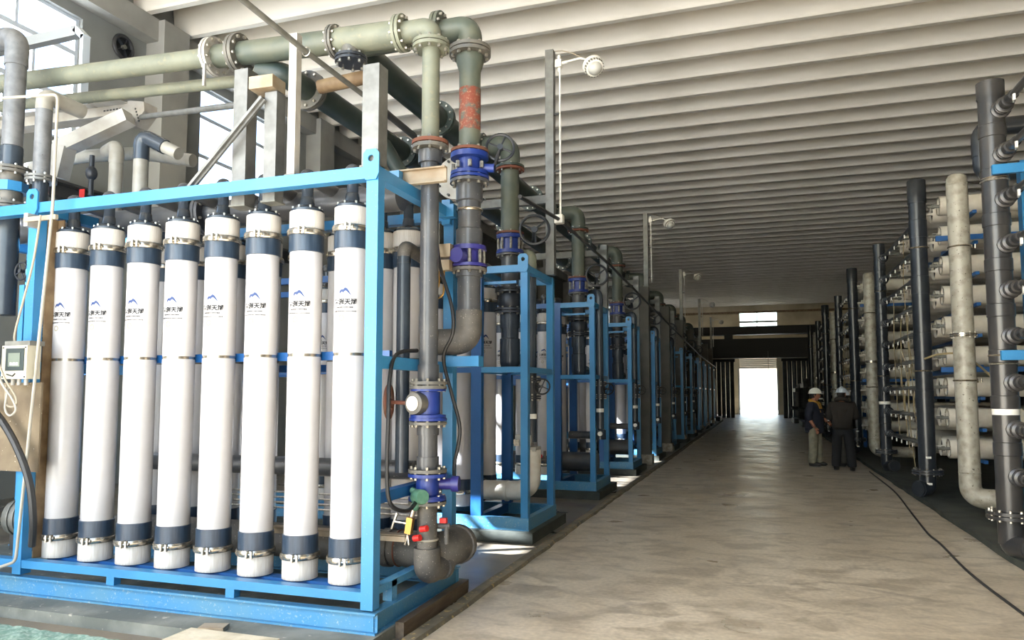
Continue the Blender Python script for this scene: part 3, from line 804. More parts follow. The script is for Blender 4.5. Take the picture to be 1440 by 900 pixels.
# brackets that hold the two risers
br = thing('riser_bracket', 'cream channel bracket with blue stub clamping the slim riser to the frame', 'bracket', (-2.3, RY, 3.07))
MB().bb(-2.44, -2.03, RY - .10, RY - .085, 3.03, 3.13).bb(-2.44, -2.03, RY - .13, RY - .085, 3.125, 3.135).bb(-2.5, -2.03, RY - .13, RY - .085, 3.025, 3.033).build('channel', 'cream_paint', br, smooth=False)
MB().bb(-2.52, -2.36, RY - .17, RY - .11, 3.04, 3.12).build('stub', 'blue_paint', br, smooth=False)
MB().tube(arc((RX, RY, 3.08), -PI * .08, PI * 1.08, .075, (1, 0, 0), (0, 1, 0), 12), .007, 6).build('u_bolt', 'bolt_steel', br)
br2 = thing('riser_bracket', 'short blue bracket reaching to the thick green riser', 'bracket', (-2.3, QY, 2.98))
MB().bb(-2.36, -2.235, QY - .05, QY + .03, 2.94, 3.04).build('stub', 'blue_paint', br2, smooth=False)
MB().bb(-2.37, -2.30, QY + .03, QY + .09, 2.9, 3.1).build('plate', 'blue_paint', br2, smooth=False)
br3 = thing('riser_bracket', 'blue cantilever beam under the dusty elbow of the thick riser', 'bracket', (-2.2, QY, 1.8))
MB().bb(R1X, QX + .1, QY - .05, QY + .05, 1.765, 1.845).build('beam', 'blue_paint', br3, smooth=False)
MB().torus((QX - .33, QY, 1.96), (1, 0, 0), .098, .008, 22, 6).build('strap', 'cable_white', br3)

# thin lines and a cream channel inside the aisle end of the nearest rack
for i_, z_ in enumerate((.66, .70, .74, .78)):
    tag(MB().tube([(-4.2, 5.02, z_ + .01), (-2.34, 5.02, z_)], .008, 6).build('sampling_line', 'bolt_steel', origin=(-2.4, 5.02, z_)), 'thin steel line behind the green transmitter, %s of four' % ('lowest', 'second lowest', 'second highest', 'highest')[i_], 'line', 'thin steel lines low in the nearest rack')
tag(MB().bb(-3.4, -2.31, 4.62, 4.66, .55, .59).bb(-3.4, -2.31, 4.62, 4.70, .585, .595).build('support_rail', 'cream_paint', origin=(-2.8, 4.65, .55), smooth=False), 'cream channel rail just above the thick dusty pipe', 'rail')
sk2 = thing('sample_cock', 'small tap with red handle at the white elbow of the second rack', 'tap', (-2.36, 8.3, .8))
MB().cyl((-2.47, 8.2, .8), (-2.36, 8.3, .8), .022, 10).cyl((-2.37, 8.3, .76), (-2.37, 8.3, .9), .016, 10).build('body', 'pvc_dusty', sk2)
MB().box((-2.42, 8.24, .845), (.07, .03, .035)).build('handle', 'red_plastic', sk2)

# black hoses
def cable(name, label, pts, r, mat, cat='cable', n=8, group=None, smooth_it=True):
    p = [Vector(q) for q in pts]
    if smooth_it:
        out = []
        ext = [p[0]] + p + [p[-1]]
        for i in range(1, len(ext) - 2):
            for k in range(6):
                t = k / 6.0
                a, b, c, d = ext[i - 1], ext[i], ext[i + 1], ext[i + 2]
                out.append(0.5 * ((2 * b) + (c - a) * t + (2 * a - 5 * b + 4 * c - d) * t * t + (3 * b - a - 3 * c + d) * t ** 3))
        out.append(p[-1]); p = out
    o = MB().tube(p, r, n).build(name, mat, origin=p[0])
    return tag(o, label, cat, group)
cable('black_hose', 'thick black cable looping down beside the bright blue corner post', [(-2.28, 4.72, 1.86), (-2.3, 4.45, 1.82), (-2.26, 4.28, 1.66), (-2.24, 4.23, 1.4), (-2.24, 4.22, 1.05), (-2.22, 4.24, .86), (-2.18, 4.4, .80), (-2.22, 4.62, .84)], .014, 'black_rubber', 'cable')
cable('black_hose', 'thick black cable hanging between the slim riser and the rear blue post', [(-2.3, 5.08, 2.75), (-2.24, 5.02, 2.5), (-2.13, 4.98, 2.2), (-2.12, 4.98, 2.0), (-2.2, 5.0, 1.82), (-2.14, 5.02, 1.55), (-2.08, 5.03, 1.3), (-2.12, 5.03, 1.05), (-2.11, 5.0, .95)], .014, 'black_rubber', 'cable')

# ------------------------------------------------------------------ overhead pipework
oa = thing('overhead_pipe', 'long pale green overhead pipe running left from the slim riser elbow', 'pipe', (-4.2, RY, 4.25))
A = lambda x: (x, RY, 4.205 + (-2.44 - x) * .042)
MB().tube([A(-2.44), A(-3.0)], .098, 20).build('pipe', 'pipe_pale', oa)
MB().tube([A(-3.0), A(-4.1)], .092, 20).build('pipe', 'pipe_green', oa)
MB().tube([A(-4.1), A(-7.4)], .078, 20).build('pipe', 'pipe_pale', oa)
flange(oa, A(-3.0), (1, 0, -.042), .125, .02, 10, 'flange_grey')
flange(oa, A(-3.88), (1, 0, -.042), .155, .028, 10, 'flange_grey', br=.014)
flange(oa, A(-4.12), (1, 0, -.042), .155, .024, 10, 'white_paint', br=.014)
MB().bb(-4.11, -4.09, RY - .14, RY - .12, 3.98, 4.16).build('hanging_tag', 'white_paint', oa, smooth=False)
t2 = Vector(A(-2.86))
MB().tube([t2, t2 + Vector((0, .0, -.17))], .075, 16).build('branch', 'flange_grey', oa)
flange(oa, t2 + Vector((0, 0, -.16)), (0, 0, 1), .12, .02, 8, 'valve_dark')
pipe_thing('overhead_pipe', 'thinner pale pipe just below the long overhead pipe at upper left', 'pipe', [(-7.4, 5.0, 4.33), (-3.95, 5.0, 4.17)], .05, 'pipe_pale')
ob = thing('overhead_pipe', 'tan overhead pipe stub with blind flange behind the galvanised posts', 'pipe', (-3.4, 5.1, 4.05))
MB().tube([(-3.3, 5.0, 4.02), (-2.78, 5.0, 4.05)], .055, 16).build('pipe', 'rust_brown', ob)
MB().tube(fillet([(-3.75, 4.85, 4.15), (-3.54, 4.86, 4.1), (-3.54, 5.3, 4.1)], .12), .095, 18).build('elbow', 'pipe_deep', ob)
flange(ob, (-3.54, 5.2, 4.1), (0, 1, 0), .165, .026, 10, 'flange_grey')

MAIN_Y1 = 47.0
m1 = thing('main_pipe', 'upper dark green main pipe running the length of the left racks', 'pipe', (-3.2, 5.4, 4.5))
MB().tube([(-3.2, 5.35, 4.5), (-3.2, MAIN_Y1, 4.5)], .125, 20).build('pipe', 'pipe_deep', m1)
m2 = thing('main_pipe', 'lower dark green main pipe running the length of the left racks', 'pipe', (-3.54, 5.3, 4.12))
MB().tube([(-3.54, 5.25, 4.12), (-3.54, MAIN_Y1, 4.12)], .105, 18).build('pipe', 'pipe_deep', m2)
RACKY = [7.54 + 3.4 * k for k in range(11)]
for k, y0 in enumerate(RACKY[:7]):
    flange(m1, (-3.2, y0 - .45, 4.5), (0, 1, 0), .19, .028, 12, 'pipe_deep')
    flange(m2, (-3.54, y0 - .6, 4.12), (0, 1, 0), .165, .028, 10, 'pipe_deep')
bd = thing('blanked_branch', 'round white blanking disc on a short branch behind the slim riser', 'pipe', (-2.62, 6.2, 3.55))
MB().tube(fillet([(-3.54, 6.45, 4.1), (-3.2, 6.45, 3.55), (-2.62, 6.45, 3.55), (-2.62, 6.23, 3.55)], .15), .075, 14).build('pipe', 'pipe_deep', bd)
MB().lathe([(.2, 0), (.2, .03)], (-2.62, 6.2, 3.55), (0, 1, 0), 28).build('disc', 'white_paint', bd)
MB().bolts((-2.62, 6.2, 3.55), (0, 1, 0), .17, 8, .012, .05).build('bolts', 'dark_steel', bd)

# galvanised posts on top of the nearest rack
def galv_post(x, y, z0, z1, w, label, mat='galv', d=None):
    d = d or w
    t = thing('galvanised_post', label, 'post', (x, y, z0), 'galvanised posts above the nearest rack')
    MB().bb(x - w / 2, x + w / 2, y - d / 2, y - d / 2 + .012, z0, z1).bb(x - w / 2, x - w / 2 + .012, y - d / 2 + .012, y + d / 2, z0, z1).bb(x + w / 2 - .012, x + w / 2, y - d / 2 + .012, y + d / 2, z0, z1).build('channel', mat, t, smooth=False)
    MB().bb(x - w / 2 - .01, x + w / 2 + .01, y - d / 2 - .01, y + d / 2 + .01, z0 - .012, z0).build('base_plate', 'galv_dull', t, smooth=False)
    return t
galv_post(-2.36, 4.22, 3.035, 3.71, .12, 'galvanised channel post standing on the bright blue corner post')
galv_post(-2.97, 4.2, 3.035, 4.02, .06, 'slim pale post clipped to the slanting conduit', 'white_paint')
galv_post(-3.215, 4.32, 2.9, 3.68, .10, 'rusty topped galvanised post under the white block')
galv_post(-3.5, 4.36, 2.9, 3.9, .115, 'galvanised post beneath the bolted flange of the overhead pipe')
tag(MB().box((-3.27, 4.3, 3.74), (.19, .16, .09), Matrix.Rotation(.05, 3, 'Z')).build('pipe_saddle', 'cream_paint', origin=(-3.27, 4.3, 3.7), smooth=False), 'chipped white saddle block on a galvanised post', 'block')
tag(MB().bar((-3.83, 4.2, 3.03), (-3.26, 4.24, 3.63), .05, .02).bar((-3.83, 4.21, 3.03), (-3.26, 4.25, 3.63), .02, .05).build('diagonal_brace', 'galv', origin=(-3.8, 4.2, 3.03), smooth=False), 'slanting steel brace rising from the blue top beam', 'brace')
pipe_thing('steel_conduit', 'bright steel conduit crossing left of the slanting brace', 'conduit', [(-5.32, 5.2, 4.09), (-3.54, 4.40, 3.68)], .024, 'galv')
cd = thing('steel_conduit', 'slanting conduit passing over the slim pale post', 'conduit', (-2.9, 4.0, 3.9))
MB().tube([(-2.9, 2.4, 3.97), (-2.9, 4.2, 3.9), (-2.9, 5.2, 3.9)], .02, 10).build('conduit', 'galv_dull', cd)
MB().tube([(-2.9, 5.2, 3.9), (-2.9, 6.9, 3.84)], .03, 10).build('sleeve', 'dark_steel', cd)
MB().torus((-2.9, 4.22, 3.9), (0, 1, 0), .03, .005, 16, 6).torus((-2.9, 5.2, 3.9), (0, 1, 0), .034, .006, 16, 6).build('clip', 'bolt_steel', cd)

# ------------------------------------------------------------------ left edge of the nearest rack
def edge_things():
    x, y = -5.86, 4.4
    t = thing('pipe_riser', 'grey riser with top elbow at the extreme left, half in sun', 'pipe', (x, y, 2.9))
    MB().tube(fillet([(x - .5, y, 4.56), (x, y, 4.56), (x, y, 4.3)], .12, 8), .088, 18).build('elbow', 'pipe_zinc', t)
    MB().cyl((x, y, 3.5), (x, y, 4.42), .078, 20).build('pipe', 'pipe_zinc', t)
    MB().lathe([(.086, 3.42), (.086, 3.6), (.078, 3.61)], (x, y, 0), (0, 0, 1), 20).build('socket', 'pvc_slate', t)
    flange(t, (x, y, 3.4), (0, 0, 1), .15, .022, 8, 'flange_grey')
    v = MB().lathe([(.13, 3.22), (.13, 3.30)], (x, y, 0), (0, 0, 1), 8).build('valve', 'blue_paint', t, smooth=False)
    MB().cyl((x, y, 3.1), (x, y, 3.4), .095, 18).build('valve_body', 'flange_grey', v)
    flange(t, (x, y, 3.1), (0, 0, 1), .15, .022, 8, 'flange_grey')
    MB().cyl((x, y, 2.2), (x, y, 3.1), .085, 18).build('pipe', 'pvc_slate', t)
    x = -5.52
    t = thing('pipe_riser', 'short speckled grey pipe standing behind the left lifting lug', 'pipe', (x, y, 3.0))
    MB().cyl((x, y, 3.3), (x, y, 3.92), .062, 18).build('pipe', 'pipe_zinc', t)
    MB().tube(fillet([(x, y, 3.88), (x, y, 4.0), (x, y + .35, 4.0)], .08), .064, 16).build('elbow', 'pvc_pale', t)
    flange(t, (x, y, 3.3), (0, 0, 1), .115, .02, 8, 'galv')
    MB().cyl((x, y, 2.3), (x, y, 3.3), .06, 16).build('pipe', 'pvc_slate', t)
    # stacked valves seen inside the left bay
    t = thing('valve_stack', 'dark bolted valve stack inside the left bay above the control box', 'valve', (-5.6, 4.55, 1.95))
    MB().cyl((-5.6, 4.55, 1.5), (-5.6, 4.55, 2.95), .08, 18).build('pipe', 'pvc_dark', t)
    for z in (2.02, 2.12, 2.5, 2.62): flange(t, (-5.6, 4.55, z), (0, 0, 1), .15, .02, 8, 'valve_dark')
    MB().lathe([(.11, 2.53), (.11, 2.59)], (-5.6, 4.55, 0), (0, 0, 1), 14).build('valve', 'blue_dark', t)
    handwheel(t, (-5.66, 4.38, 2.55), (0, 1, 0), .07, 'valve_dark')
    MB().bb(-5.44, -5.39, 4.2, 4.24, 1.95, 2.4).build('lever_bar', 'blue_paint', t, smooth=False)
    # cable tray
    t = thing('cable_tray', 'white steel cable tray with a bend, above the tubes at upper left', 'cable tray', (-6.3, 5.3, 4.2))
    def tray(a, b, w=.16, h=.09):
        m = MB(); a, b = Vector(a), Vector(b)
        m.bar(a, b, w, .006)
        d = (b - a).normalized(); s = d.cross(Vector((0, 0, 1))).normalized()
        for sg in (-1, 1):
            m.bar(a + s * sg * w / 2 + Vector((0, 0, h / 2)), b + s * sg * w / 2 + Vector((0, 0, h / 2)), .006, h)
        return m
    tray((-7.4, 5.3, 4.2), (-5.5, 5.3, 4.16)).bar((-7.4, 5.22, 4.29), (-5.5, 5.22, 4.25), .18, .006).build('straight', 'white_paint', t, smooth=False)
    MB().prism([(0, 0), (.16, -.03), (.17, -.12), (.05, -.24), (-.06, -.22), (-.03, -.08), (-.03, 0)], (-5.47, 5.21, 4.27), (1, 0, 0), (0, 0, 1), -.16).build('bend', 'white_paint', t, smooth=False)
    a, b = Vector((-5.36, 5.1, 4.06)), Vector((-6.0, 4.95, 3.78))
    MB().bar(a, b, .15, .12).build('slope', 'white_paint', t, smooth=False)
    MB().bar(b + Vector((.05, 0, .02)), (-6.02, 4.95, 3.52), .17, .13, (0, 1, 0)).build('drop', 'white_paint', t, smooth=False)
    m = MB()
    for i in range(6): m.box((-5.78 + i * .038, 5.215, 4.21), (.02, .006, .012))
    for i in range(5): m.box((-5.40 + .012 * i, 5.205, 4.18 - i * .03), (.012, .006, .016))
    m.build('slots', 'dark_steel', t, smooth=False)
    for x in (-5.62, -5.88): MB().cyl((x, 5.2, 4.25), (x, 5.2, 4.31), .015, 8).build('bolt', 'bolt_steel', t)
    t = thing('cable_tray', 'grey perforated tray with a bend in front of the upper left window', 'cable tray', (-8.0, 6.5, 5.8))
    MB().bar((-9.2, 6.5, 5.87), (-7.66, 6.5, 5.9), .10, .12).build('straight', 'frame_steel', t, smooth=False)
    MB().bar((-7.68, 6.5, 5.93), (-7.54, 6.5, 5.80), .10, .07).build('bend', 'frame_white', t, smooth=False)
    MB().bar((-7.55, 6.5, 5.83), (-7.55, 6.5, 4.3), .05, .10, (0, 1, 0)).build('drop', 'frame_white', t, smooth=False)
    # thin conduit
    tag(MB().tube(fillet([(-5.9, 4.05, 3.88), (-4.95, 4.05, 3.80), (-4.95, 4.05, 2.95), (-5.09, 4.05, 1.1), (-5.15, 4.05, .34), (-5.4, 4.05, .26)], .05), .011, 8).build('steel_conduit', 'cable_white', origin=(-4.95, 4.05, .3)), 'thin pale conduit bending down past the leftmost tube', 'conduit')
    t = thing('conduit_clip', 'pale clip holding the thin conduit to the left blue post', 'clip', (-5.1, 4.1, 2.87))
    MB().bb(-5.24, -4.92, 4.05, 4.075, 2.85, 2.885).build('strap', 'cable_grey', t, smooth=False)
    MB().bb(-5.25, -5.21, 4.06, 4.15, 2.82, 2.92).build('foot', 'white_paint', t, smooth=False)
    # rusty upright channel left of the first tube
    tag(MB().bb(-5.345 + .12, -5.345 + .128, 4.24, 4.33, .32, 2.92).bb(-5.345 + .12, -5.345 + .19, 4.325, 4.333, .32, 2.92).build('steel_angle', 'rust_brown', origin=(-5.2, 4.28, .32), smooth=False), 'brown rusty upright angle beside the leftmost tube', 'steel angle')
    # control box on a tan plate
    t = thing('control_box', 'ivory control box with dark display on the left blue post', 'control box', (-5.2, 3.98, 1.66))
    MB().bb(-5.31, -5.06, 3.99, 4.1, 1.665, 1.91).build('case', 'box_ivory', t, smooth=False)
    MB().bb(-5.30, -5.05, 4.0, 4.12, 1.91, 1.945).build('hood', 'galv_dull', t, smooth=False)
    s = MB().bb(-5.265, -5.085, 3.984, 3.99, 1.725, 1.89).build('display', 'screen_dark', t, smooth=False)
    MB().bb(-5.235, -5.12, 3.981, 3.984, 1.755, 1.855).build('lcd', 'screen_lcd', s, smooth=False)
    m = MB()
    for i in range(3): m.bb(-5.215 + i * .03, -5.195 + i * .03, 3.979, 3.981, 1.765, 1.785)
    m.build('digits', 'tag_white', s, smooth=False)
    MB().bar((-5.25, 3.986, 1.7), (-5.19, 3.986, 1.685), .004, .008).bar((-5.19, 3.986, 1.685), (-5.165, 3.986, 1.705), .004, .008).build('wave_mark', 'ink_black', t, smooth=False)
    m = MB()
    for (xx, zz) in ((-5.295, 1.68), (-5.075, 1.68), (-5.295, 1.895), (-5.075, 1.895)): m.cyl((xx, 3.985, zz), (xx, 3.992, zz), .006, 8)
    m.build('screws', 'dark_steel', t)
    for i, xx in enumerate((-5.25, -5.19, -5.12)): MB().cyl((xx, 4.04, 1.62), (xx, 4.04, 1.665), .014, 10).build('gland', 'white_paint', t)
    tag(MB().bb(-5.75, -5.06, 4.115, 4.13, .98, 1.64).build('tan_sheet', 'tan_panel', origin=(-5.4, 4.12, .98), smooth=False), 'tan steel sheet below the control box', 'panel')
    cable('control_cable', 'looped white cable hanging in front of the control box', [(-5.34, 3.95, 1.86), (-5.25, 3.94, 1.66), (-5.12, 3.94, 1.52), (-5.08, 3.94, 1.44), (-5.14, 3.94, 1.40), (-5.2, 3.95, 1.46), (-5.2, 3.97, 1.6)], .008, 'cable_white')
    cable('control_cable', 'beige cable looping under the control box', [(-5.33, 3.93, 1.92), (-5.2, 3.93, 1.68), (-5.09, 3.94, 1.54), (-5.1, 3.95, 1.47), (-5.2, 3.96, 1.48), (-5.24, 3.98, 1.62)], .007, 'cable_grey')
    cable('control_cable', 'pair of pale cables strung diagonally across the left blue post', [(-5.03, 4.02, 2.88), (-5.09, 4.03, 2.55), (-5.2, 4.05, 2.25), (-5.27, 4.05, 2.0), (-5.26, 4.06, 1.92)], .008, 'cable_grey')
    cable('black_hose', 'black corrugated hose curving down left of the first tube', [(-5.5, 4.02, 1.5), (-5.32, 4.02, 1.36), (-5.15, 4.02, 1.16), (-5.03, 4.03, .92), (-5.0, 4.05, .66), (-5.06, 4.1, .45)], .026, 'cable_black', 'hose')
    # pumps and pipes low in the left bay
    t = thing('pump_motor', 'grey ribbed pump motor low in the left bay', 'pump', (-5.65, 4.6, .3))
    MB().lathe([(.06, -.22), (.13, -.2), (.14, -.18), (.14, .16), (.1, .2)], (-5.65, 4.6, .55), (1, .25, 0), 18).build('motor', 'galv_dull', t)
    m = MB()
    for i in range(6): m.lathe([(.15, 0), (.15, .012)], Vector((-5.65, 4.6, .55)) + Vector((1, .25, 0)).normalized() * (-.15 + .05 * i), (1, .25, 0), 18)
    m.build('fins', 'galv_dull', t)
    MB().bb(-5.8, -5.5, 4.5, 4.7, .3, .42).build('foot', 'dark_steel', t, smooth=False)
    # pale cross pipes above the tubes
    t = thing('pvc_crossover', 'white pipe run crossing above the leftmost tubes', 'pipe', (-6.2, 5.25, 3.82))
    MB().tube(fillet([(-7.6, 5.45, 3.8), (-6.2, 5.35, 3.86), (-5.5, 5.35, 3.82), (-4.9, 5.4, 3.7)], .2), .06, 14).build('pipe', 'pvc_pale', t)
    t = thing('pvc_upright', 'pale upright pipe with dark elbow behind the third tube', 'pipe', (-5.38, 5.0, 3.1))
    MB().cyl((-5.38, 5.0, 3.1), (-5.38, 5.0, 3.66), .058, 16).build('pipe', 'pvc_pale', t)
    MB().tube(fillet([(-5.38, 5.0, 3.6), (-5.38, 5.0, 3.76), (-5.6, 5.1, 3.76)], .1), .062, 16).build('elbow', 'pvc_pale', t)
    t = thing('pvc_upright', 'dark and pale upright pipe with elbow heading right, behind the fourth tube', 'pipe', (-5.1, 5.0, 3.1))
    MB().cyl((-5.1, 5.0, 3.1), (-5.1, 5.0, 3.68), .062, 16).build('pipe', 'pvc_pale', t)
    MB().tube(fillet([(-5.1, 5.0, 3.6), (-5.1, 5.0, 3.83), (-4.86, 5.02, 3.70)], .12), .066, 16).build('elbow', 'pvc_slate', t)
    MB().tube([(-4.9, 5.02, 3.72), (-4.72, 5.03, 3.63)], .056, 14).build('end_pipe', 'pvc_pale', t)
    t = thing('hose_valve', 'small black valve with red tag hanging by the pale upright pipe', 'valve', (-5.55, 4.9, 3.3))
    MB().sphere((-5.55, 4.9, 3.5), .05, 12, 8, (1, 1, 1.3)).cyl((-5.55, 4.9, 3.3), (-5.55, 4.9, 3.66), .022, 10).build('body', 'valve_dark', t)
    MB().bb(-5.66, -5.6, 4.88, 4.885, 3.28, 3.36).build('tag', 'red_plastic', t, smooth=False)
edge_things()

# plinth, concrete blocks and green net at the foot of the nearest rack
struct(MB().bb(-7.1, -2.24, 3.88, 5.62, 0, .08), 'trim_4', 'plinth')
tag(MB().bar((-2.205, 4.35, .055), (-2.235, 5.52, .05), .06, .10).build('timber_strip', 'timber_dark', origin=(-2.22, 4.9, 0), smooth=False), 'long brown strip lying along the foot of the nearest rack', 'strip')
tag(MB().bb(-3.4, -2.75, 3.62, 3.86, 0, .10).build('concrete_block', 'concrete_light', origin=(-3.1, 3.74, 0), smooth=False), 'pale sunlit concrete block in front of the nearest rack', 'block')
tag(MB().box((-3.28, 3.92, .094), (.16, .1, .026), Matrix.Rotation(.3, 3, 'Z')).build('brick_scrap', 'cream_paint', origin=(-3.28, 3.92, .08), smooth=False), 'tan scrap of brick on the plinth by the pale block', 'brick scrap')
net = MB(); nx, ny = 40, 10
for i in range(nx + 1):
    for j in range(ny + 1):
        xx = -5.3 + 1.6 * i / nx; yy = 3.40 + .30 * j / ny
        net.v.append(Vector((xx, yy, .012 + .014 * (math.sin(i * 1.3) * math.cos(j * 1.1) + 1) + .012 * random.random())))
for i in range(nx):
    for j in range(ny):
        a = i * (ny + 1) + j; net.f.append((a, a + ny + 1, a + ny + 2, a + 1))
tag(net.build('green_net', 'net_green', origin=(-4.3, 3.6, 0)), 'crumpled green plastic net on the floor at bottom left', 'net')

# ------------------------------------------------------------------ the racks further down the left side
RANK = ['second', 'third', 'fourth', 'fifth', 'sixth', 'seventh', 'eighth', 'ninth', 'tenth', 'eleventh', 'twelfth']
def rack_frame(y0, label):
    f = thing('blue_rack_frame', label, 'rack frame', (-2.6, y0 + .5, .12), 'blue rack frames behind the nearest one')
    xs = (-2.42, -2.99, -6.6); dep = 1.02
    for x in xs:
        w = .08 if x > -2.9 else .12
        for yy in (y0, y0 + dep):
            MB().bb(x, x + w, yy, yy + .08, .25, 2.96).build('post', 'blue_paint' if x > -2.9 else 'blue_dark', f, smooth=False)
    for yy in (y0, y0 + dep):
        for z0, z1, m in ((2.88, 2.955, 'blue_paint'), (1.79, 1.85, 'blue_paint')):
            MB().bb(xs[1] + .12, xs[0], yy + .004, yy + .07, z0, z1).build('beam', m, f, smooth=False)
            MB().bb(xs[2] + .12, xs[1], yy + .004, yy + .07, z0, z1).build('beam', 'blue_dark', f, smooth=False)
    for x in (xs[0], xs[1]):
        for z0, z1 in ((2.88, 2.955), (1.79, 1.85)):
            MB().bb(x + .006, x + .074, y0 + .08, y0 + dep, z0, z1).build('side_beam', 'blue_paint', f, smooth=False)
    MB().bb(-2.9, -2.5, y0 + .1, y0 + .14, 2.77, 2.80).build('pipe_saddle', 'blue_paint', f, smooth=False)
    MB().bb(xs[2], xs[0] + .09, y0 - .01, y0 + .06, .12, .25).build('base_channel', 'blue_worn', f, smooth=False)
    MB().bb(xs[2], xs[0] + .09, y0 + dep + .02, y0 + dep + .09, .12, .25).build('base_channel', 'blue_worn', f, smooth=False)
    MB().bb(xs[0] + .02, xs[0] + .09, y0 + .06, y0 + dep + .02, .12, .25).build('base_channel', 'blue_worn', f, smooth=False)
    MB().bb(xs[1], xs[1] + .08, y0 + .06, y0 + dep + .02, .14, .24).build('base_cross', 'blue_dark', f, smooth=False)
    lug(f, xs[0] - .025, y0 - .001, 2.87, .115, .2)
    return f
def rack_plinth(y0, n):
    return MB().bb(-6.8, -2.26, y0 - .1, y0 + 1.3, 0, .12)
def rack_riser(y0, label):
    x, y = -2.68, y0 + .42
    t = thing('pipe_riser', label, 'pipe', (x, y, 1.7), 'risers dropping from the main pipe')
    MB().tube(fillet([(-3.2, y, 4.45), (x, y, 4.45), (x, y, 4.16)], .3, 10), .115, 18).build('elbow', 'pipe_green', t)
    flange(t, (-3.02, y, 4.45), (1, 0, 0), .165, .024, 8, 'pipe_deep')
    flange(t, (x, y, 4.16), (0, 0, 1), .165, .024, 8, 'rust', mat2='pipe_deep')
    MB().cyl((x, y, 3.4), (x, y, 4.13), .105, 20).build('pipe', 'pipe_green', t)
    flange(t, (x, y, 3.38), (0, 0, 1), .16, .022, 8, 'valve_blue', mat2='rust')
    v = MB().lathe([(.155, 3.18), (.155, 3.2), (.11, 3.205), (.11, 3.33), (.155, 3.335), (.155, 3.355)], (x, y, 0), (0, 0, 1), 22).build('valve', 'valve_blue', t)
    MB().bolts((x, y, 3.27), (0, 0, 1), .135, 8, .014, .13).build('nuts', 'bolt_steel', v)
    handwheel(v, (x + .30, y - .02, 3.42), (.25, -1, 0), .165, 'valve_dark', stem=(x + .24, y + .12, 3.3), spokes=3)
    flange(t, (x, y, 3.155), (0, 0, 1), .16, .02, 8, 'pvc_dark', mat2='valve_blue')
    MB().cyl((x, y, 2.75), (x, y, 3.14), .10, 20).build('pipe', 'pvc_dark', t)
    for z in (2.74, 2.5): flange(t, (x, y, z), (0, 0, 1), .17, .024, 10, 'valve_dark')
    MB().lathe([(.12, 2.53), (.135, 2.57), (.135, 2.66), (.12, 2.7)], (x, y, 0), (0, 0, 1), 18).build('valve', 'valve_dark', t)
    MB().lathe([(.10, 2.1), (.10, 2.48)], (x, y, 0), (0, 0, 1), 20).lathe([(.115, 2.3), (.115, 2.46)], (x, y, 0), (0, 0, 1), 20).build('pipe', 'pvc_slate', t)
    MB().lathe([(.001, 1.79), (.05, 1.80), (.095, 1.84), (.114, 1.90), (.116, 1.95), (.116, 2.18), (.1, 2.19)], (x, y, 0), (0, 0, 1), 20).cyl((x, y + .08, 1.93), (x, y + .42, 1.93), .09, 16).build('end_cap', 'pvc_slate', t)
    return t
def rack_dropper(y0, label, white=False):
    x, y = -2.36, y0 + .46
    if white: x = -2.44
    t = thing('pipe_dropper', label, 'pipe', (x, y, .4), 'slim droppers at the rack ends')
    MB().cyl((x, y, 1.02), (x, y, 3.05), .06, 16).build('pipe', 'pvc_slate', t)
    MB().tube(fillet([(x, y, 2.95), (x, y, 3.16), (x - .25, y + .2, 3.16)], .1), .066, 14).build('elbow', 'pipe_pale' if white else 'pvc_slate', t)
    for z in (1.52, 1.72): flange(t, (x, y, z), (0, 0, 1), .11, .016, 8, 'valve_dark')
    v = MB().lathe([(.085, 1.55), (.085, 1.69)], (x, y, 0), (0, 0, 1), 16).build('valve', 'valve_dark', t)
    handwheel(v, (x + .14, y - .05, 1.64), (.3, -1, 0), .085, 'black_rubber', stem=(x, y, 1.62))
    MB().lathe([(.0615, 1.28), (.0615, 1.335)], (x, y, 0), (0, 0, 1), 16, caps=False).build('label_band', 'tag_white', t)
    if white:
        MB().bb(x - .16, x + .02, y - .10, y + .04, .98, 1.1).build('actuator', 'white_paint', t, smooth=False)
        MB().bb(x - .17, x - .11, y - .12, y - .10, .98, 1.05).build('dial', 'steel_clamp', t, smooth=False)
        MB().bb(x - .08, x + .08, y - .1, y + .1, .92, .97).build('collar', 'white_paint', t, smooth=False)
        MB().tube(fillet([(x, y, .94), (x, y, .48), (-3.0, y, .47)], .18, 10), .108, 22).build('elbow', 'pvc_white', t)
        MB().lathe([(.118, 0), (.118, .03)], (-2.74, y, .47), (1, 0, 0), 22).build('joint', 'pvc_white', t)
        MB().tube([(-3.0, y, .47), (-3.6, y, .47)], .13, 18).build('socket', 'pvc_slate', t)
    else:
        MB().lathe([(.09, .86), (.09, 1.0), (.06, 1.02)], (x, y, 0), (0, 0, 1), 16).build('tee', 'pvc_slate', t)
        MB().tube([(x, y, .92), (x - .5, y + .05, .92)], .06, 14).build('branch', 'pvc_dark', t)
        MB().tube([(-4.2, y + .08, .5), (x - .06, y + .08, .5)], .15, 20).build('low_header', 'pvc_dark', t)
        MB().cyl((x + .02, y - .08, .95), (x + .02, y - .13, .95), .035, 12).build('gauge', 'gauge_face', t)
    return t
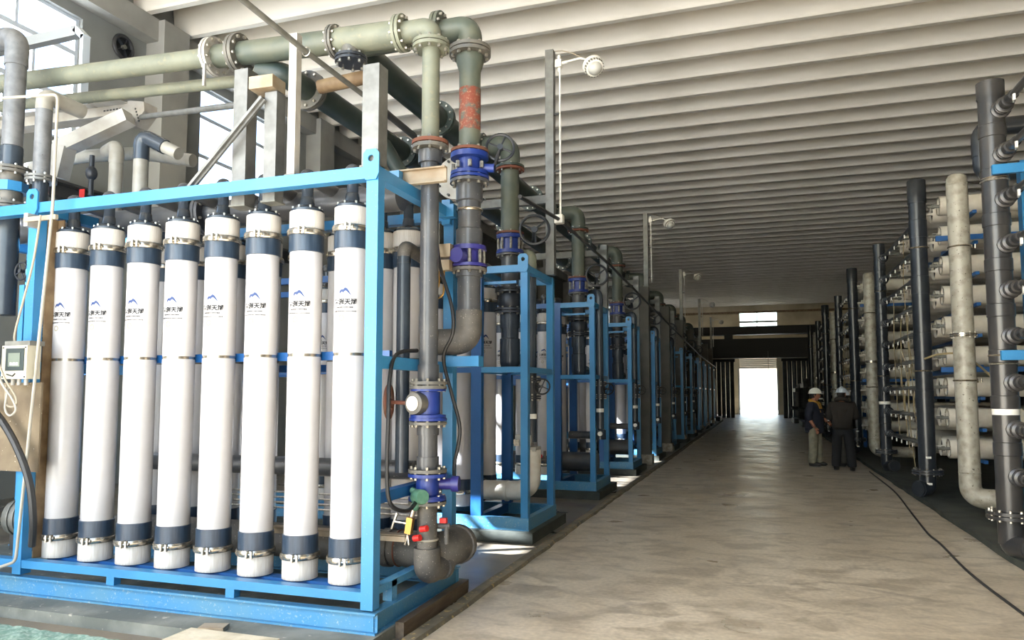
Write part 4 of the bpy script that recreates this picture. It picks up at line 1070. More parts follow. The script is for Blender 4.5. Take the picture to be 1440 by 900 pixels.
# the second rack, with its own white pipework
rf = rack_frame(RACKY[0], 'blue frame of the second rack with white pipe elbow at its foot')
rr = rack_riser(RACKY[0], 'green riser with blue valve and black handwheel dropping into the second rack')
rd = rack_dropper(RACKY[0], 'slate dropper ending in a thick sunlit white elbow in the second rack', True)
rd3 = rack_dropper(RACKY[1], 'dark slim dropper at the aisle end of the third rack')
bt = membrane_tube(-3.2, RACKY[0] + .27, 'white membrane tube in the second rack, nearest the aisle in front', 'membrane tubes of the second rack', detail=1)
bt2 = membrane_tube(-3.1, RACKY[0] + .80, 'white membrane tube in the second rack, nearest the aisle at the back', 'membrane tubes of the second rack', detail=1, back=-1)
gp = thing('galvanised_post', 'short galvanised post carrying the main pipes above the third rack', 'post', (-2.75, RACKY[1] + .95, 2.96), 'galvanised posts above the further racks')
MB().bb(-2.45, -2.33, RACKY[1] + .98, RACKY[1] + .992, 2.965, 4.02).bb(-2.45, -2.438, RACKY[1] + .98, RACKY[1] + 1.08, 2.965, 4.02).bb(-2.342, -2.33, RACKY[1] + .98, RACKY[1] + 1.08, 2.965, 4.02).build('channel', 'galv', gp, smooth=False)
MB().bb(-3.75, -2.33, RACKY[1] + .98, RACKY[1] + 1.06, 3.84, 3.94).build('crossbar', 'galv_dull', gp, smooth=False)
struct(rack_plinth(RACKY[0], 0), 'trim_5', 'plinth_dark')
collect()
for i in range(1, 6):
    copy_tree(bt, (-.36 * i, 0, 0), 'white membrane tube in the front row of the second rack, %s from the aisle' % ORD[i])
    if i < 4: copy_tree(bt2, (-.36 * i, 0, 0), 'white membrane tube, second rack, back row, %s from the aisle' % ORD[i])
for k, y0 in enumerate(RACKY[1:], 1):
    rk = RANK[k]; d = y0 - RACKY[0]
    copy_tree(rf, (0, d, 0), 'dark blue frame of the %s rack along the left side' % rk)
    if k < 8:
        copy_tree(rr, (0, d, 0), 'dark green riser with handwheel valve at the end of the %s rack' % rk)
    if k > 1 and k < 7:
        copy_tree(rd3, (0, y0 - RACKY[1], 0), 'dark slim dropper at the aisle end of the %s rack' % rk)
    if k < 6:
        for i in range(3 if k > 2 else 4):
            copy_tree(bt, (-.36 * i, d, 0), 'white membrane tube, %s rack, front row, %s from the aisle' % (rk, ORD[i]), 'membrane tubes of the %s rack' % rk)
        for i in range(2):
            copy_tree(bt2, (-.36 * i, d, 0), 'white membrane tube, %s rack, back row, %s from the aisle' % (rk, ORD[i]), 'membrane tubes of the %s rack' % rk)
    if 1 < k < 8:
        copy_tree(gp, (0, y0 - RACKY[1], 0), 'short galvanised post carrying the main pipes above the %s rack' % rk)
    o = struct(rack_plinth(y0, k), 'trim_%d' % (5 + k), 'plinth_dark')
# galvanised crossbars over the second rack
cb = thing('pipe_support', 'galvanised crossbar carrying the main pipes above the second rack', 'support', (-2.9, 8.5, 3.8))
MB().bb(-3.9, -2.38, 8.40, 8.48, 3.84, 3.94).build('crossbar', 'galv', cb, smooth=False)
MB().bb(-3.9, -3.8, 8.48, 8.54, 2.96, 3.94).build('channel', 'galv_dull', cb, smooth=False)

# steel columns at the aisle edge from the fourth gap on
cl0 = None
for k in range(7):
    yc = 16.85 + 4.0 * k
    lab = 'dark grey square column with white-stained foot, %s along the left side' % ORD[k]
    if cl0 is None:
        cl0 = thing('steel_column', lab, 'column', (-2.46, yc, 0), 'columns between the further racks')
        MB().bb(-2.59, -2.33, yc - .13, yc + .13, .22, 3.78).build('shaft', 'column_grey', cl0, smooth=False)
        MB().bb(-2.63, -2.29, yc - .17, yc + .17, 0, .22).build('foot', 'column_base', cl0, smooth=False)
        MB().bb(-4.0, -2.33, yc - .11, yc + .11, 3.78, 4.0).build('bracket_beam', 'column_grey', cl0, smooth=False)
        collect()
    else: copy_tree(cl0, (0, yc - 16.85, 0), lab)

# flood lamps on poles
def lamp_pole(y, z0, label):
    x = -2.31 if z0 < 3.5 else -2.39
    t = thing('lamp_pole', label, 'lamp', (x, y, z0), 'flood lamps along the left racks')
    MB().bb(x - .05, x + .05, y - .05, y + .05, z0, 5.7).build('pole', 'galv', t, smooth=False)
    MB().cyl((x + .12, y, 3.62 if z0 < 3.5 else 4.1), (x + .12, y, 5.55), .012, 8).build('conduit', 'lamp_white', t)
    for z in (4.2, 4.9): MB().bb(x + .05, x + .13, y - .01, y + .01, z, z + .02).build('clip', 'dark_steel', t, smooth=False)
    j = MB().box((x + .11, y - .01, 5.52), (.075, .07, .09)).cyl((x + .11, y, 5.55), (x + .11, y, 5.63), .02, 10).cyl((x + .11, y, 5.42), (x + .11, y, 5.5), .018, 10).cyl((x + .11, y, 5.53), (x + .21, y, 5.535), .02, 10).build('junction_box', 'lamp_white', t)
    MB().tube(fillet([(x + .18, y, 5.535), (x + .40, y - .01, 5.56), (x + .50, y - .03, 5.47)], .1), .014, 8).build('arm', 'lamp_white', t)
    ax = Vector((.42, -.55, -.72)).normalized(); c = Vector((x + .55, y - .06, 5.40))
    h = MB().lathe([(.03, -.10), (.10, -.085), (.125, -.05), (.125, -.02), (.118, .0)], c, ax, 22).build('housing', 'lamp_white', t)
    m = MB(); s, u = MB.frame(ax)
    for i in range(20):
        a = 2 * PI * i / 20; p = c + (s * math.cos(a) + u * math.sin(a)) * .108
        m.cyl(p - ax * .03, p + ax * .035, .008, 5)
    m.build('fins', 'galv_dull', h)
    MB().lathe([(.105, .02), (.105, .035), (.09, .04)], c, ax, 22).build('bezel', 'lamp_white', h)
    MB().lathe([(.085, .035), (.078, .065), (.055, .095), (.02, .11), (.0, .112)], c, ax, 20).build('dome', 'dome_glass', h)
    MB().tube([(x + .05, y, 5.69), (x + .15, y - .01, 5.68), (x + .28, y - .01, 5.63), (x + .38, y - .01, 5.57)], .007, 6).build('safety_chain', 'cable_grey', t)
    return t
lp = lamp_pole(8.38, 2.96, 'white flood lamp on a tall galvanised pole at the second rack, nearest lamp')
lp2 = lamp_pole(16.85, 4.005, 'flood lamp on a pole above the first dark column, second lamp from the front')
collect()
for k, yk in enumerate((24.85, 32.85, 40.85), 2):
    o = copy_tree(lp2, (0, yk - 16.85, 0), ['', 'flood lamp on a pole above the first dark column, second lamp from the front', 'third flood lamp from the front, small above the far racks', 'fourth flood lamp from the front, tiny near the far wall', 'fifth flood lamp from the front, farthest'][k])
c2 = thing('steel_conduit', 'dark conduit strung from lamp pole to lamp pole along the left racks', 'conduit', (-2.22, 8.4, 3.6))
MB().tube([(-2.22, 6.9, 3.52), (-2.21, 7.4, 3.55), (-2.2, 8.38, 3.62), (-2.2, 11.5, 3.6), (-2.2, 18, 3.42), (-2.2, 30, 3.1), (-2.2, 42, 3.0)], .022, 8).build('conduit', 'dark_steel', c2)
MB().box((-2.2, 8.36, 3.62), (.1, .09, .1)).build('junction_box', 'lamp_white', c2)
# electric cabinet style clutter beyond the racks on the left
lt = thing('leaning_pipe', 'bright thin pipe leaning low beside the far left racks', 'pipe', (-2.2, 33, .02))
MB().tube([(-2.2, 31, .05), (-2.1, 35, .5)], .03, 8).build('pipe', 'galv', lt)

# ------------------------------------------------------------------ right side: pressure vessel racks
VZ = [.79 + .435 * i for i in range(9)]
VR = .138
PER = 8.25
def vessel(x0, y, z, label, group, detail):
    t = None
    if detail:
        t = thing('pressure_vessel', label, 'pressure vessel', (x0, y, z - VR), group)
        MB().lathe([(VR * .90, .03), (VR, 0), (VR, 5.6), (VR * .8, 5.62)], (x0, y, z), (1, 0, 0), 20).build('shell', 'vessel_white', t)
        MB().lathe([(VR * .88, .035), (.03, .03)], (x0, y, z), (1, 0, 0), 18).build('end_plate', 'vessel_end', t)
        MB().lathe([(.022, -.14), (.022, .04)], (x0, y, z), (1, 0, 0), 10).lathe([(.034, -.09), (.034, -.05)], (x0, y, z), (1, 0, 0), 10).build('port', 'galv_dull', t)
        MB().torus((x0 - .002, y, z), (1, 0, 0), VR * .93, .007, 20, 5).build('retaining_ring', 'bolt_steel', t)
    else:
        mb = MB().lathe([(.001, .03), (VR * .86, .03), (VR, 0), (VR, 3.0)], (x0, y, z), (1, 0, 0), 14)
        mb.lathe([(.022, -.14), (.022, .03)], (x0, y, z), (1, 0, 0), 8)
        t = mb.build('pressure_vessel', 'vessel_white', origin=(x0, y, z - VR))
        t.data.materials.append(MATS['vessel_end'])
        for p in t.data.polygons:
            if p.center.x < .04 and abs(p.normal.x) > .8: p.material_index = 1
        tag(t, label, 'pressure vessel', group)
    return t
V0, VX = 11.95, 2.52
TB = ['lowest', 'second lowest', 'third lowest', 'fourth lowest', 'middle', 'fourth highest', 'third highest', 'second highest', 'topmost']
vd = vessel(VX, V0, VZ[0], 'white pressure vessel, lowest of the near stack behind the weathered silver pipe', 'near stack of pressure vessels on the right', 1)
vs_ = vessel(VX, V0 + .5, VZ[0], 'white pressure vessel end, lowest in the second column of the first right-hand rack', 'deeper pressure vessels of the first right rack', 0)
collect()
for i in range(1, 9):
    copy_tree(vd, (0, 0, .435 * i), 'white pressure vessel, %s of the near stack behind the weathered silver pipe' % TB[i])
RNK = ['first', 'second', 'third', 'fourth']
for k in range(4):
    for j in range(7 if k < 3 else 5):
        for i in range(9):
            if k == 0 and j == 0: continue
            if k == 0 and j == 1 and i == 0: continue
            if j == 0:
                lab, grp = 'white pressure vessel in the near stack of the %s right-hand rack, %s' % (RNK[k], TB[i]), 'near stack of the %s right rack' % RNK[k]
            else:
                lab, grp = 'white pressure vessel end, %s in the %s column of the %s right-hand rack' % (TB[i], ORD[j], RNK[k]), 'deeper pressure vessels of the %s right rack' % RNK[k]
            copy_tree(vs_, (0, PER * k + .5 * (j - 1), .435 * i), lab, grp)

def right_frame(k, label):
    y0 = V0 - .24 + PER * k; y1 = y0 + 3.5
    f = thing('blue_vessel_frame', label, 'rack frame', (VX + .5, (y0 + y1) / 2, .05), 'blue frames of the right racks')
    for x in (VX + .28, VX + 2.4):
        for yy in (V0 + .25 + PER * k, y1):
            MB().bb(x, x + .09, yy - .045, yy + .045, .05, 4.45).build('post', 'blue_dark', f, smooth=False)
    for z in (1.86, 3.70):
        MB().bb(VX - .12, VX + 2.5, y0 - .10, y0 - .05, z, z + .07).build('cross_beam', 'blue_dark', f, smooth=False)
        MB().bb(VX + .20, VX + .28, y0, y1, z, z + .05).build('rail', 'blue_dark', f, smooth=False)
    for i in range(9):
        z = VZ[i] - VR - .045
        MB().bb(VX + .37, VX + .42, y0, y1, z, z + .045).build('vessel_rail', 'blue_dark', f, smooth=False)
    return f
rfm = right_frame(0, 'blue steel frame holding the first stack of pressure vessels on the right')
def header_b(label):
    x, y = 2.32, 12.35
    t = thing('header_pipe', label, 'pipe', (x, y, .05), 'capped plain headers of the right racks')
    MB().cyl((x, y, .42), (x, y, 4.6), .118, 20).build('pipe', 'hdr_black', t)
    MB().lathe([(.128, 0), (.128, .34), (.118, .36)], (x, y, 4.42), (0, 0, 1), 20).build('top_cap', 'hdr_black', t)
    for z in (1.35, 2.2, 3.05, 3.9): MB().lathe([(.124, 0), (.124, .26), (.118, .265)], (x, y, z), (0, 0, 1), 20).build('socket', 'hdr_black', t)
    for z in (1.9, 3.74): MB().torus((x, y, z), (0, 0, 1), .124, .012, 22, 6).build('clamp', 'steel_clamp', t)
    flange(t, (x, y, .42), (0, 0, 1), .21, .03, 12, 'hdr_black')
    MB().tube(fillet([(x, y, .4), (x, y, .18), (x - .16, y - .12, .18)], .1), .112, 18).build('elbow', 'hdr_black', t)
    MB().lathe([(.125, 0), (.125, .03)], (x - .14, y - .105, .18), (.8, .6, 0), 18).build('rim', 'hdr_black', t)
    MB().bb(x - .04, x + .03, y - .128, y - .116, .62, .65).build('label_plate', 'tag_white', t, smooth=False)
    MB().bb(x - .04, x + .03, y - .128, y - .116, .24, .27).build('label_plate', 'tag_white', t, smooth=False)
    return t
hb = header_b('black capped header pipe standing before the first right-hand vessel rack')
def header_a(y, label, x=2.2, r=.112, mat='hdr_grey', reach=3.4, near=True):
    t = thing('header_pipe', label, 'pipe', (x, y, .05), 'branched headers of the right racks')
    MB().cyl((x, y, .16), (x, y, 4.44), r, 24).build('pipe', mat, t)
    MB().lathe([(r * 1.07, 0), (r * 1.07, .16), (r * .9, .165), (r * .9, .1)], (x, y, 4.42), (0, 0, 1), 24, caps=False).lathe([(r * .9, 0), (.001, 0)], (x, y, 4.53), (0, 0, 1), 24, caps=False).build('top_cap', mat, t)
    for i in range(8):
        z = VZ[i] + .19
        MB().lathe([(r, 0), (r * 1.06, .006), (r * 1.06, .12), (r, .126)], (x, y, z), (0, 0, 1), 24, caps=False).build('socket', mat, t)
    flange(t, (x, y, .43), (0, 0, 1), .2, .032, 12, mat, br=.014)
    MB().tube(fillet([(x, y, .3), (x, y, .14), (x + .1, y - .3, .17)], .1), r * .95, 18).build('foot_elbow', mat, t)
    MB().lathe([(.12, 0), (.12, .04)], (x + .08, y - .24, .165), (.3, -1, .05), 18).build('foot_rim', 'hdr_grey', t)
    for i in range(9):
        z = VZ[i]
        b = MB().cyl((x + .05, y, z), (x + .05, y - reach, z), .034, 10)
        for (o, rr, ll) in ((.09, .088, .05), (.15, .072, .05), (.21, .078, .04), (.26, .058, .10), (.38, .046, .12)):
            b.lathe([(rr * .8, 0), (rr, .008), (rr, ll - .01), (rr * .8, ll)], (x + .05, y - o, z), (0, -1, 0), 14)
        br_ = b.build('branch', mat, t)
        m = MB(); w = MB(); q = MB()
        j = 0
        yy = y - .55
        while yy > y - reach:
            m.box((x + .02, yy - .05, z - .065), (.016, .032, .055))
            q.cyl((x + .05, yy, z), (x + .30, yy, z), .018, 8)
            q.lathe([(.03, 0), (.03, .05)], (x + .22, yy, z), (1, 0, 0), 8)
            w.cyl((x + .03, yy, z - .02), (x + .03, yy, z - .10), .010, 6)
            yy -= .5; j += 1
        m.build('sample_tags', 'tag_white', br_, smooth=False)
        q.build('ports', 'galv_dull', br_)
        w.build('sample_cocks', 'galv', br_)
    MB().lathe([(r * 1.005, 1.36), (r * 1.005, 1.43)], (x, y, 0), (0, 0, 1), 24, caps=False).build('label_band', 'tag_white', t)
    for z in (1.92, 3.62): MB().torus((x, y, z), (0, 0, 1), r * 1.04, .01, 22, 6).build('clamp', 'steel_clamp', t)
    return t
ha = header_a(8.12, 'tall shiny grey header with nine branches at the right edge of the aisle')
ha2 = header_a(8.12 + PER, 'black branched header just past the first right-hand vessel rack', 2.36, .105, 'hdr_black', 3.5)
def silver_pipe(label):
    x, y = 2.36, 10.2
    t = thing('silver_pipe', label, 'pipe', (x, y, .2), 'weathered pipes between the right racks')
    MB().lathe([(.117, .62), (.117, 4.12), (.112, 4.2), (.09, 4.24)], (x, y, 0), (0, 0, 1), 24).build('pipe', 'silver_pipe', t)
    MB().torus((x, y, 4.12), (0, 0, 1), .116, .006, 24, 6).build('weld', 'silver_pipe', t)
    MB().tube(fillet([(x, y, .66), (x, y, .32), (x + .75, y - .2, .32)], .3, 10), .117, 22).build('elbow', 'silver_pipe', t)
    MB().torus((x, y, .62), (0, 0, 1), .117, .005, 24, 6).build('weld', 'bolt_steel', t)
    for z in (3.35, 1.72): MB().torus((x, y, z), (0, 0, 1), .122, .012, 24, 6).bolts((x + .15, y, z), (0, 0, 1), .02, 2, .01, .05).build('clamp', 'steel_clamp', t)
    flange(t, (x, y, 2.27), (0, 0, 1), .145, .016, 8, 'steel_clamp')
    MB().bb(x + .3, x + .45, y - .22, y, .05, .22).build('saddle', 'plinth_dark', t, smooth=False)
    return t
sp = silver_pipe('weathered silver pipe with bottom elbow in front of the nearest vessel stack')
# blue brackets that hold the headers
bk = thing('header_bracket', 'bright blue bracket across the tall grey header, upper', 'bracket', (2.3, 8.0, 3.66))
MB().bb(2.14, 2.62, 7.94, 7.985, 3.63, 3.72).build('beam', 'blue_paint', bk, smooth=False)
MB().torus((2.2, 8.12, 3.60), (0, 0, 1), .118, .008, 22, 6).build('u_bolt', 'bolt_steel', bk)
collect()
bk2 = copy_tree(bk, (0, 0, -1.76), 'bright blue bracket across the tall grey header, lower')
for k in range(1, 4):
    w = RNK[k]
    copy_tree(rfm, (0, PER * k, 0), 'blue steel frame holding the %s stack of pressure vessels on the right' % w)
    copy_tree(hb, (0, PER * k, 0), 'black capped header pipe standing before the %s right-hand vessel rack' % w)
    copy_tree(sp, (0, PER * k - .5, 0), 'weathered silver pipe beside the %s right-hand vessel rack' % w)
    if k < 3: copy_tree(ha2, (0, PER * k, 0), 'black branched header just past the %s right-hand vessel rack' % w)
bp = thing('blue_vessel_frame', 'bright blue post and panel at the right edge behind the tall header', 'rack frame', (2.52, 8.5, .05))
MB().bb(2.47, 2.66, 8.30, 8.42, .05, 3.75).build('post', 'blue_paint', bp, smooth=False)
MB().bb(2.47, 2.9, 8.30, 8.42, 3.75, 3.84).build('beam', 'blue_paint', bp, smooth=False)
pc = thing('cross_pipe', 'dark elbowed pipe behind the top of the tall grey header', 'pipe', (2.3, 9.0, 3.9))
MB().tube(fillet([(3.6, 9.0, 4.42), (2.33, 9.0, 4.42), (2.33, 9.0, 4.1)], .14), .095, 18).build('elbow', 'hdr_black', pc)
MB().tube(fillet([(2.33, 9.0, 4.15), (2.33, 9.0, 3.92), (3.4, 9.05, 3.9)], .1), .088, 18).build('pipe', 'hdr_black', pc)
# thin sampling hoses hanging down the vessel ends
rs = random.Random(11)
for k in range(3):
    m = MB()
    for i in range(16):
        y0 = 12.9 + PER * k + rs.uniform(0, 2.7); x = 2.40 + rs.uniform(-.03, .06); z1 = rs.choice(VZ[2:]) - .08; z0 = rs.uniform(.35, z1 - .5)
        p = [(x, y0, z1), (x - .03, y0 + rs.uniform(-.12, .05), z1 * .66 + z0 * .34), (x, y0 + rs.uniform(-.25, .1), z1 * .33 + z0 * .67), (x + .02, y0 + rs.uniform(-.3, .1), z0)]
        m.tube(fillet(p, .2, 3), rs.uniform(.004, .008), 5)
    o = m.build('hose_bundle', 'hose_tan', origin=(2.4, 14 + PER * k, .4))
    tag(o, 'tangle of thin tan sampling hoses hanging on the %s right-hand vessel rack' % RNK[k], 'hoses', kind='stuff')
cable('hose_coil', 'coil of tan hose on the tall grey header at the right edge', [(2.34, 7.75, 2.1), (2.4, 7.55, 1.9), (2.36, 7.5, 1.6), (2.30, 7.62, 1.3), (2.32, 7.72, 1.0), (2.36, 7.6, .8)], .012, 'hose_tan', 'hose')
cable('hose_coil', 'loose tan hose crossing the weathered silver pipe', [(2.2, 11.6, 2.05), (2.35, 11.3, 2.1), (2.55, 11.0, 2.05), (2.75, 10.5, 1.7), (2.8, 10.2, 1.2)], .014, 'hose_tan', 'hose')
# blue-black cable snaking over the aisle floor
cable('floor_cable', 'dark cable snaking across the aisle floor at right', [(2.06, 16.5, .01), (2.04, 14.8, .01), (2.0, 13.1, .01), (1.83, 10.7, .01), (1.74, 9.35, .01), (1.74, 8.77, .01), (1.69, 7.44, .01), (1.725, 6.2, .01), (1.76, 5.2, .01)], .011, 'cable_black')

# ------------------------------------------------------------------ far end: gantry, cabinets, hook
gt = thing('gantry', 'dark crane gantry spanning the hall before the far wall', 'gantry', (0, 48, 0))
MB().bb(-10.3, 10.3, 47.6, 48.4, 5.25, 5.75).build('upper_girder', 'beam_black', gt, smooth=False)
MB().bb(-10.3, 10.3, 47.7, 48.3, 3.8, 5.0).build('lower_girder', 'beam_black', gt, smooth=False)
for x in (-9.9, -3.9, -2.0, 3.6, 9.6): MB().bb(x, x + .5, 47.8, 48.2, 0 if abs(x) > 3 else 3.8, 5.3).build('leg', 'beam_black', gt, smooth=False)
MB().cyl((.55, 47.5, 3.2), (.55, 47.5, 4.2), .015, 6).tube(arc((.50, 47.5, 3.1), PI * .5, -PI * .9, .07, (1, 0, 0), (0, 0, 1), 8), .02, 6).build('hook', 'galv', gt)
def cabinet(x0, x1, y0, y1, h, label, mat='dark_steel'):
    t = thing('pump_skid', label, 'pump skid', ((x0 + x1) / 2, (y0 + y1) / 2, 0), 'dark machines at the far end')
    MB().bb(x0, x1, y0, y1, 0, .25).build('base', 'beam_black', t, smooth=False)
    n = 3
    for i in range(n):
        yy = y0 + (y1 - y0) * (i + .5) / n
        MB().lathe([(.05, -.05), (.3, 0), (.34, .1), (.34, h - .5), (.25, h - .3), (.05, h - .25)], ((x0 + x1) / 2, yy, .25), (0, 0, 1), 16).build('vessel', mat, t)
        MB().lathe([(.1, 0), (.1, .3)], ((x0 + x1) / 2 - .3, yy, .8), (-1, 0, 0), 12).build('nozzle', 'beam_black', t)
    MB().bb(x0 + .1, x0 + .3, y0, y1, h - .5, h - .3).build('manifold', 'beam_black', t, smooth=False)
    return t
cabinet(1.9, 3.0, 38, 41, 2.4, 'dark pump skid right of the far doorway')
cabinet(1.75, 2.9, 43, 46, 2.2, 'smaller dark pump skid beside the far door')
cabinet(-3.4, -2.2, 44.8, 47.2, 2.6, 'dark pump skid left of the far doorway')
for i, (x0, x1) in enumerate(((-6.0, -1.72), (1.62, 6.0))):
    t = thing('pipe_bank', ['bank of upright dark pipes left of the far door', 'bank of upright dark pipes right of the far door'][i], 'pipes', ((x0 + x1) / 2, 52, 0))
    n = 16
    for j in range(n):
        x = x0 + (x1 - x0) * j / (n - 1)
        MB().cyl((x, 52, 0), (x, 52, 3.75), .13, 12).build('pipe', 'pvc_slate' if j % 3 else 'dark_steel', t)
    MB().bb(x0 - .2, x1 + .2, 51.9, 52.1, 3.75, 3.95).build('header', 'beam_black', t, smooth=False)

# ------------------------------------------------------------------ people
def skin_mesh(name, verts, edges, radii, mat, parent, sub=2):
    org = ORG[parent.name]
    me = bpy.data.meshes.new(name + '_s'); me.from_pydata([tuple(Vector(v) - org) for v in verts], edges, [])
    o = bpy.data.objects.new(name + '_s', me); COL.objects.link(o)
    o.modifiers.new('skin', 'SKIN'); 
    sd = me.skin_vertices[0].data
    for i, r in enumerate(radii):
        sd[i].radius = r if isinstance(r, tuple) else (r, r)
        sd[i].use_root = (i == 0)
    s = o.modifiers.new('sub', 'SUBSURF'); s.levels = sub; s.render_levels = sub
    bpy.context.view_layer.update()
    dg = bpy.context.evaluated_depsgraph_get()
    m2 = bpy.data.meshes.new_from_object(o.evaluated_get(dg)); m2.name = name
    bpy.data.objects.remove(o); bpy.data.meshes.remove(me)
    m2.materials.clear(); m2.materials.append(MATS[mat])
    for p in m2.polygons: p.use_smooth = True
    ob = bpy.data.objects.new(name, m2); COL.objects.link(ob); ob.parent = parent; ORG[ob.name] = org
    return ob

def person(px, py, rz, h, label, jacket, trousers, hel, armL, armR, feet, scarf=None, head_turn=0.0, coat=0.0, hood=False):
    """rz: facing direction angle; local +y is forward, +x is the person's right."""
    t = thing('person', label, 'person', (px, py, 0))
    k = h / 1.70
    fw = Vector((math.cos(rz), math.sin(rz), 0)); rt = Vector((math.sin(rz), -math.cos(rz), 0))
    def P(r, f, z): return Vector((px, py, 0)) + (rt * r + fw * f + Vector((0, 0, z))) * k
    (lx, lf), (rx, rf_) = feet
    hip = .95
    # body: one continuous skinned figure
    V = [P(0, 0, hip), P(0, .0, 1.12), P(0, .0, 1.30), P(0, -.01, 1.40), P(0, .0, 1.46), P(0, .025, 1.54), P(0, .03, 1.62)]
    E = [(0, 1), (1, 2), (2, 3), (3, 4), (4, 5), (5, 6)]
    Rr = [(.15, .11), (.13, .10), (.16, .11), (.11, .08), (.052, .055), (.075, .085), (.07, .08)]
    def limb(start, pts, rad):
        prev = start
        for p, r in zip(pts, rad):
            V.append(p); Rr.append(r * k); E.append((prev, len(V) - 1)); prev = len(V) - 1
    limb(2, [P(-.19, 0, 1.37)] + [P(*a) for a in armL], [.06, .045, .035])
    limb(2, [P(.19, 0, 1.37)] + [P(*a) for a in armR], [.06, .045, .035])
    limb(0, [P(-.09, 0, .86), P(-.10 + (lx + .10) * .5, lf * .5 + .02, .48), P(lx, lf, .09)], [.085, .058, .042])
    limb(0, [P(.09, 0, .86), P(.10 + (rx - .10) * .5, rf_ * .5 + .02, .48), P(rx, rf_, .09)], [.085, .058, .042])
    Rr = [(r[0] * k, r[1] * k) if isinstance(r, tuple) else r for r in Rr]
    skin_mesh('body', V, E, Rr, 'skin', t)
    # jacket with sleeves
    bot = .84 - coat
    JV = [P(0, 0, 1.08), P(0, 0, bot + .05), P(0, 0, bot), P(0, 0, 1.27), P(0, -.005, 1.38), P(0, 0, 1.435)]
    JE = [(0, 1), (1, 2), (0, 3), (3, 4), (4, 5)]
    JR = [(.215, .18), (.225, .19), (.22, .185), (.215, .165), (.15, .125), (.08, .08)]
    def jl(pts, rad):
        prev = 3
        for p, r in zip(pts, rad):
            JV.append(p); JR.append((r, r)); JE.append((prev, len(JV) - 1)); prev = len(JV) - 1
    for s_, arm in ((-1, armL), (1, armR)):
        el = Vector(arm[0]); wr = Vector(arm[1]); cuff = el + (wr - el) * (.86 if coat == 0 else .35)
        jl([P(s_ * .205, 0, 1.355), P(*el), P(*cuff)], [.095, .08, .066])
    JR = [(a * k, b * k) for a, b in JR]
    skin_mesh('jacket', JV, JE, JR, jacket, t)
    # trousers
    TV = [P(0, 0, .96), P(0, 0, .88)]; TE = [(0, 1)]; TR_ = [(.185, .15), (.18, .15)]
    for s_, (fx, ff) in ((-1, feet[0]), (1, feet[1])):
        prev = 1
        for p, r in ((P(s_ * .10, 0, .80), .115), (P(s_ * .10 + (fx - s_ * .10) * .5, ff * .5 + .02, .47), .105), (P(fx, ff, .12), .098), (P(fx, ff, .07), .092)):
            TV.append(p); TR_.append((r, r)); TE.append((prev, len(TV) - 1)); prev = len(TV) - 1
    TR_ = [(a * k, b * k) for a, b in TR_]
    skin_mesh('trousers', TV, TE, TR_, trousers, t)
    for (fx, ff) in feet:
        sh = MB(); c = P(fx, ff + .06, .055)
        sh.sphere((0, 0, 0), 1, 14, 8)
        sh.v = [c + (rt * (v.x * .052) + fw * (v.y * .14) + Vector((0, 0, max(v.z, -.75) * (.062 - .02 * v.y)))) * k for v in sh.v]
        so = sh.build('shoe', 'shoe', t)
        sl_ = MB().sphere((0, 0, 0), 1, 14, 6); c2 = P(fx, ff + .06, .012)
        sl_.v = [c2 + (rt * (v.x * .055) + fw * (v.y * .145) + Vector((0, 0, v.z * .012))) * k for v in sl_.v]
        sl_.build('sole', 'sole', so)
    # head: skull with face, ears and hair
    hc = P(0, .03, 1.575); ht = rz + head_turn
    hf = Vector((math.cos(ht), math.sin(ht), 0)); hr = Vector((math.sin(ht), -math.cos(ht), 0))
    def Hd(r, f, z): return hc + (hr * r + hf * f + Vector((0, 0, z))) * k
    hm = MB().sphere((0, 0, 0), 1, 20, 14)
    pts = []
    for v in hm.v:
        r, f, z = v.x * .076, v.y * .095, v.z * .118
        if z < -.03: r *= 1 - (-.03 - z) * 3.2; f = f * (1 - (-.03 - z) * 1.6) + (.012 if f > 0 else 0)
        if f > .06 and abs(v.x) < .25 and -.035 < z < .015: f += .02 * (1 - abs(v.x) / .25)
        pts.append(Hd(r, f, z))
    hm.v = pts; hd_ = hm.build('head', 'skin', t)
    m = MB()
    for s_ in (-1, 1): m.sphere(Hd(s_ * .078, -.005, -.005), .022 * k, 8, 6, (.5, .8, 1.3))
    m.build('ears', 'skin', hd_)
    m = MB()
    for s_ in (-1, 1): m.sphere(Hd(s_ * .03, .088, .012), .009 * k, 8, 6)
    m.build('eyes', 'hair', hd_)
    MB().box(Hd(0, .092, -.058), (.035 * k, .012 * k, .008), Matrix.Rotation(ht - PI / 2, 3, 'Z')).build('mouth', 'rust', hd_)
    m = MB().sphere((0, 0, 0), 1, 18, 10)
    m.v = [Hd(v.x * .083, v.y * .098 - .018, v.z * .10 + .012) if True else v for v in m.v]
    m.build('hair', 'hair', t)
    # hard hat
    m = MB(); rings = 7; n = 22
    for i in range(rings + 1):
        a = PI / 2 * i / rings
        for j in range(n):
            b = 2 * PI * j / n
            m.v.append(Hd(.108 * math.cos(a) * math.cos(b), .130 * math.cos(a) * math.sin(b), .045 + .105 * math.sin(a)))
    for i in range(rings):
        for j in range(n):
            m.f.append((i * n + j, i * n + (j + 1) % n, (i + 1) * n + (j + 1) % n, (i + 1) * n + j))
    hl = m.build('hard_hat', hel, t)
    m = MB()
    for (s_, dz) in ((1.0, .048), (1.0, .040), (1.16, .036), (1.16, .042)):
        for j in range(n):
            b = 2 * PI * j / n
            ex = .04 if math.sin(b) > 0 and s_ > 1 else 0
            m.v.append(Hd(.108 * s_ * math.cos(b), (.130 * s_) * math.sin(b) + ex * math.sin(b), dz))
    for a in range(4):
        c_ = (a + 1) % 4
        for j in range(n): m.f.append((a * n + j, a * n + (j + 1) % n, c_ * n + (j + 1) % n, c_ * n + j))
    m.build('brim', hel, hl)
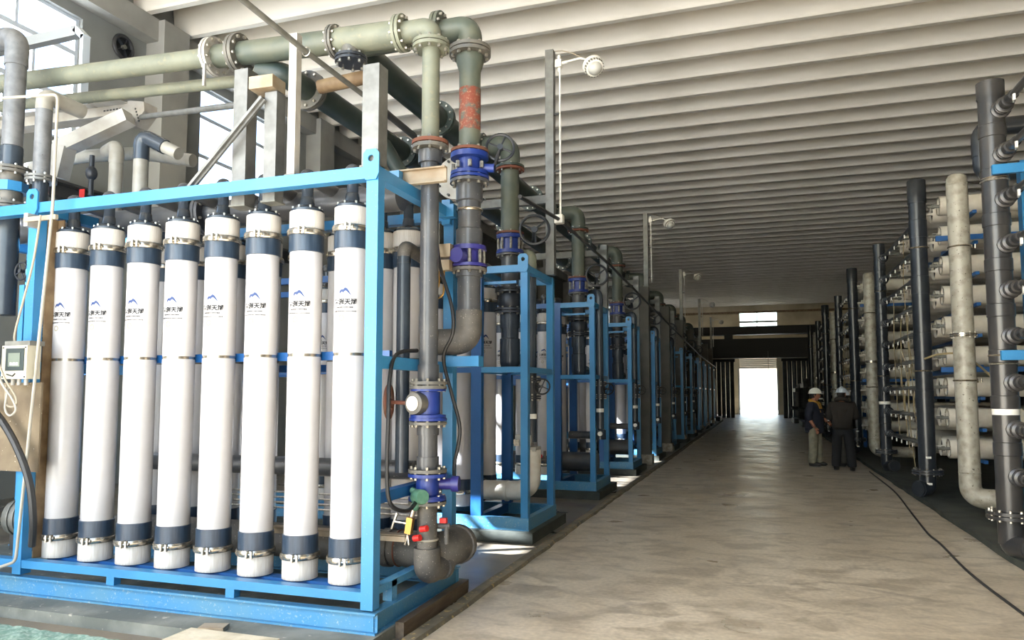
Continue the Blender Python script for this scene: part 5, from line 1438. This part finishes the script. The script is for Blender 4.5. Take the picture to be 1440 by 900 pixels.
    m = MB().tube([Hd(0, .125 * math.cos(PI * i / 10), .05 + .108 * math.sin(PI * i / 10)) for i in range(11)], .009 * k, 6)
    m.build('ridge', hel, hl)
    if scarf:
        MB().tube([P(.085 * math.cos(2 * PI * i / 14), .09 * math.sin(2 * PI * i / 14) + .0, 1.43 - .03 * math.sin(2 * PI * i / 14)) for i in range(14)], .034 * k, 8, closed=True).build('collar_scarf', scarf, t)
        m = MB()
        for s_ in (-1, 1):
            m.bar(P(s_ * .06, .10, 1.41), P(s_ * .035, .165, 1.20), .075 * k, .02, fw)
        m.build('scarf_ends', scarf, t, smooth=False)
    if hood:
        MB().tube([P(.10 * math.cos(2 * PI * i / 14), .10 * math.sin(2 * PI * i / 14) - .05, 1.45 - .04 * math.sin(2 * PI * i / 14)) for i in range(14)], .05 * k, 8, closed=True).build('hood', jacket, t)
    # hands: palm, four fingers and a thumb
    for s_, arm in ((-1, armL), (1, armR)):
        el = P(*arm[0]); wr = P(*arm[1]); d = (wr - el).normalized()
        side = d.cross(fw if abs(d.dot(fw)) < .8 else Vector((0, 0, 1))).normalized(); nrm = side.cross(d).normalized()
        hv = [wr, wr + d * .045 * k, wr + d * .085 * k]; he = [(0, 1), (1, 2)]; hr_ = [(.024, .024), (.036, .02), (.034, .018)]
        for q, (o_, L) in enumerate(((-.027, .060), (-.009, .070), (.009, .066), (.027, .052))):
            a = len(hv)
            p0 = wr + d * .088 * k + nrm * o_ * k
            hv += [p0, p0 + (d * .55 * L + side * .008) * k, p0 + (d * .85 * L + side * .03) * k]
            he += [(2, a), (a, a + 1), (a + 1, a + 2)]; hr_ += [(.010, .010), (.009, .009), (.007, .007)]
        a = len(hv); hv += [wr + (d * .03 + nrm * .04) * k, wr + (d * .075 + nrm * .055 + side * .015) * k]
        he += [(1, a), (a, a + 1)]; hr_ += [(.012, .012), (.009, .009)]
        skin_mesh('hand', hv, he, [(x_ * k, y_ * k) for x_, y_ in hr_], 'skin', t, 1)
    return t
person(1.12, 17.4, math.radians(-25), 1.66, 'person in white hard hat, navy jacket with yellow collar and khaki trousers', 'jacket_navy', 'khaki', 'helmet',
       ((-.25, .05, 1.10), (-.22, .20, .98)), ((.26, -.02, 1.08), (.235, .10, .86)), ((-.11, .02), (.11, -.03)), 'scarf', .25, .12)
person(1.60, 16.6, math.radians(80), 1.68, 'person in pale hard hat and dark brown hooded jacket, seen from behind', 'jacket_brown', 'trouser_black', 'helmet_cool',
       ((-.26, .0, 1.09), (-.17, .22, 1.08)), ((.26, .02, 1.10), (.18, .24, 1.12)), ((-.15, .03), (.16, -.05)), None, -.35, 0, True)
person(1.76, 17.6, math.radians(150), 1.62, 'person in grey trousers half hidden behind the one in the brown jacket', 'trouser_black', 'trouser_grey', 'helmet_cool',
       ((-.25, .0, 1.09), (-.17, .22, 1.08)), ((.25, .02, 1.10), (.18, .24, 1.12)), ((-.14, .03), (.14, -.05)), None, 0, 0)
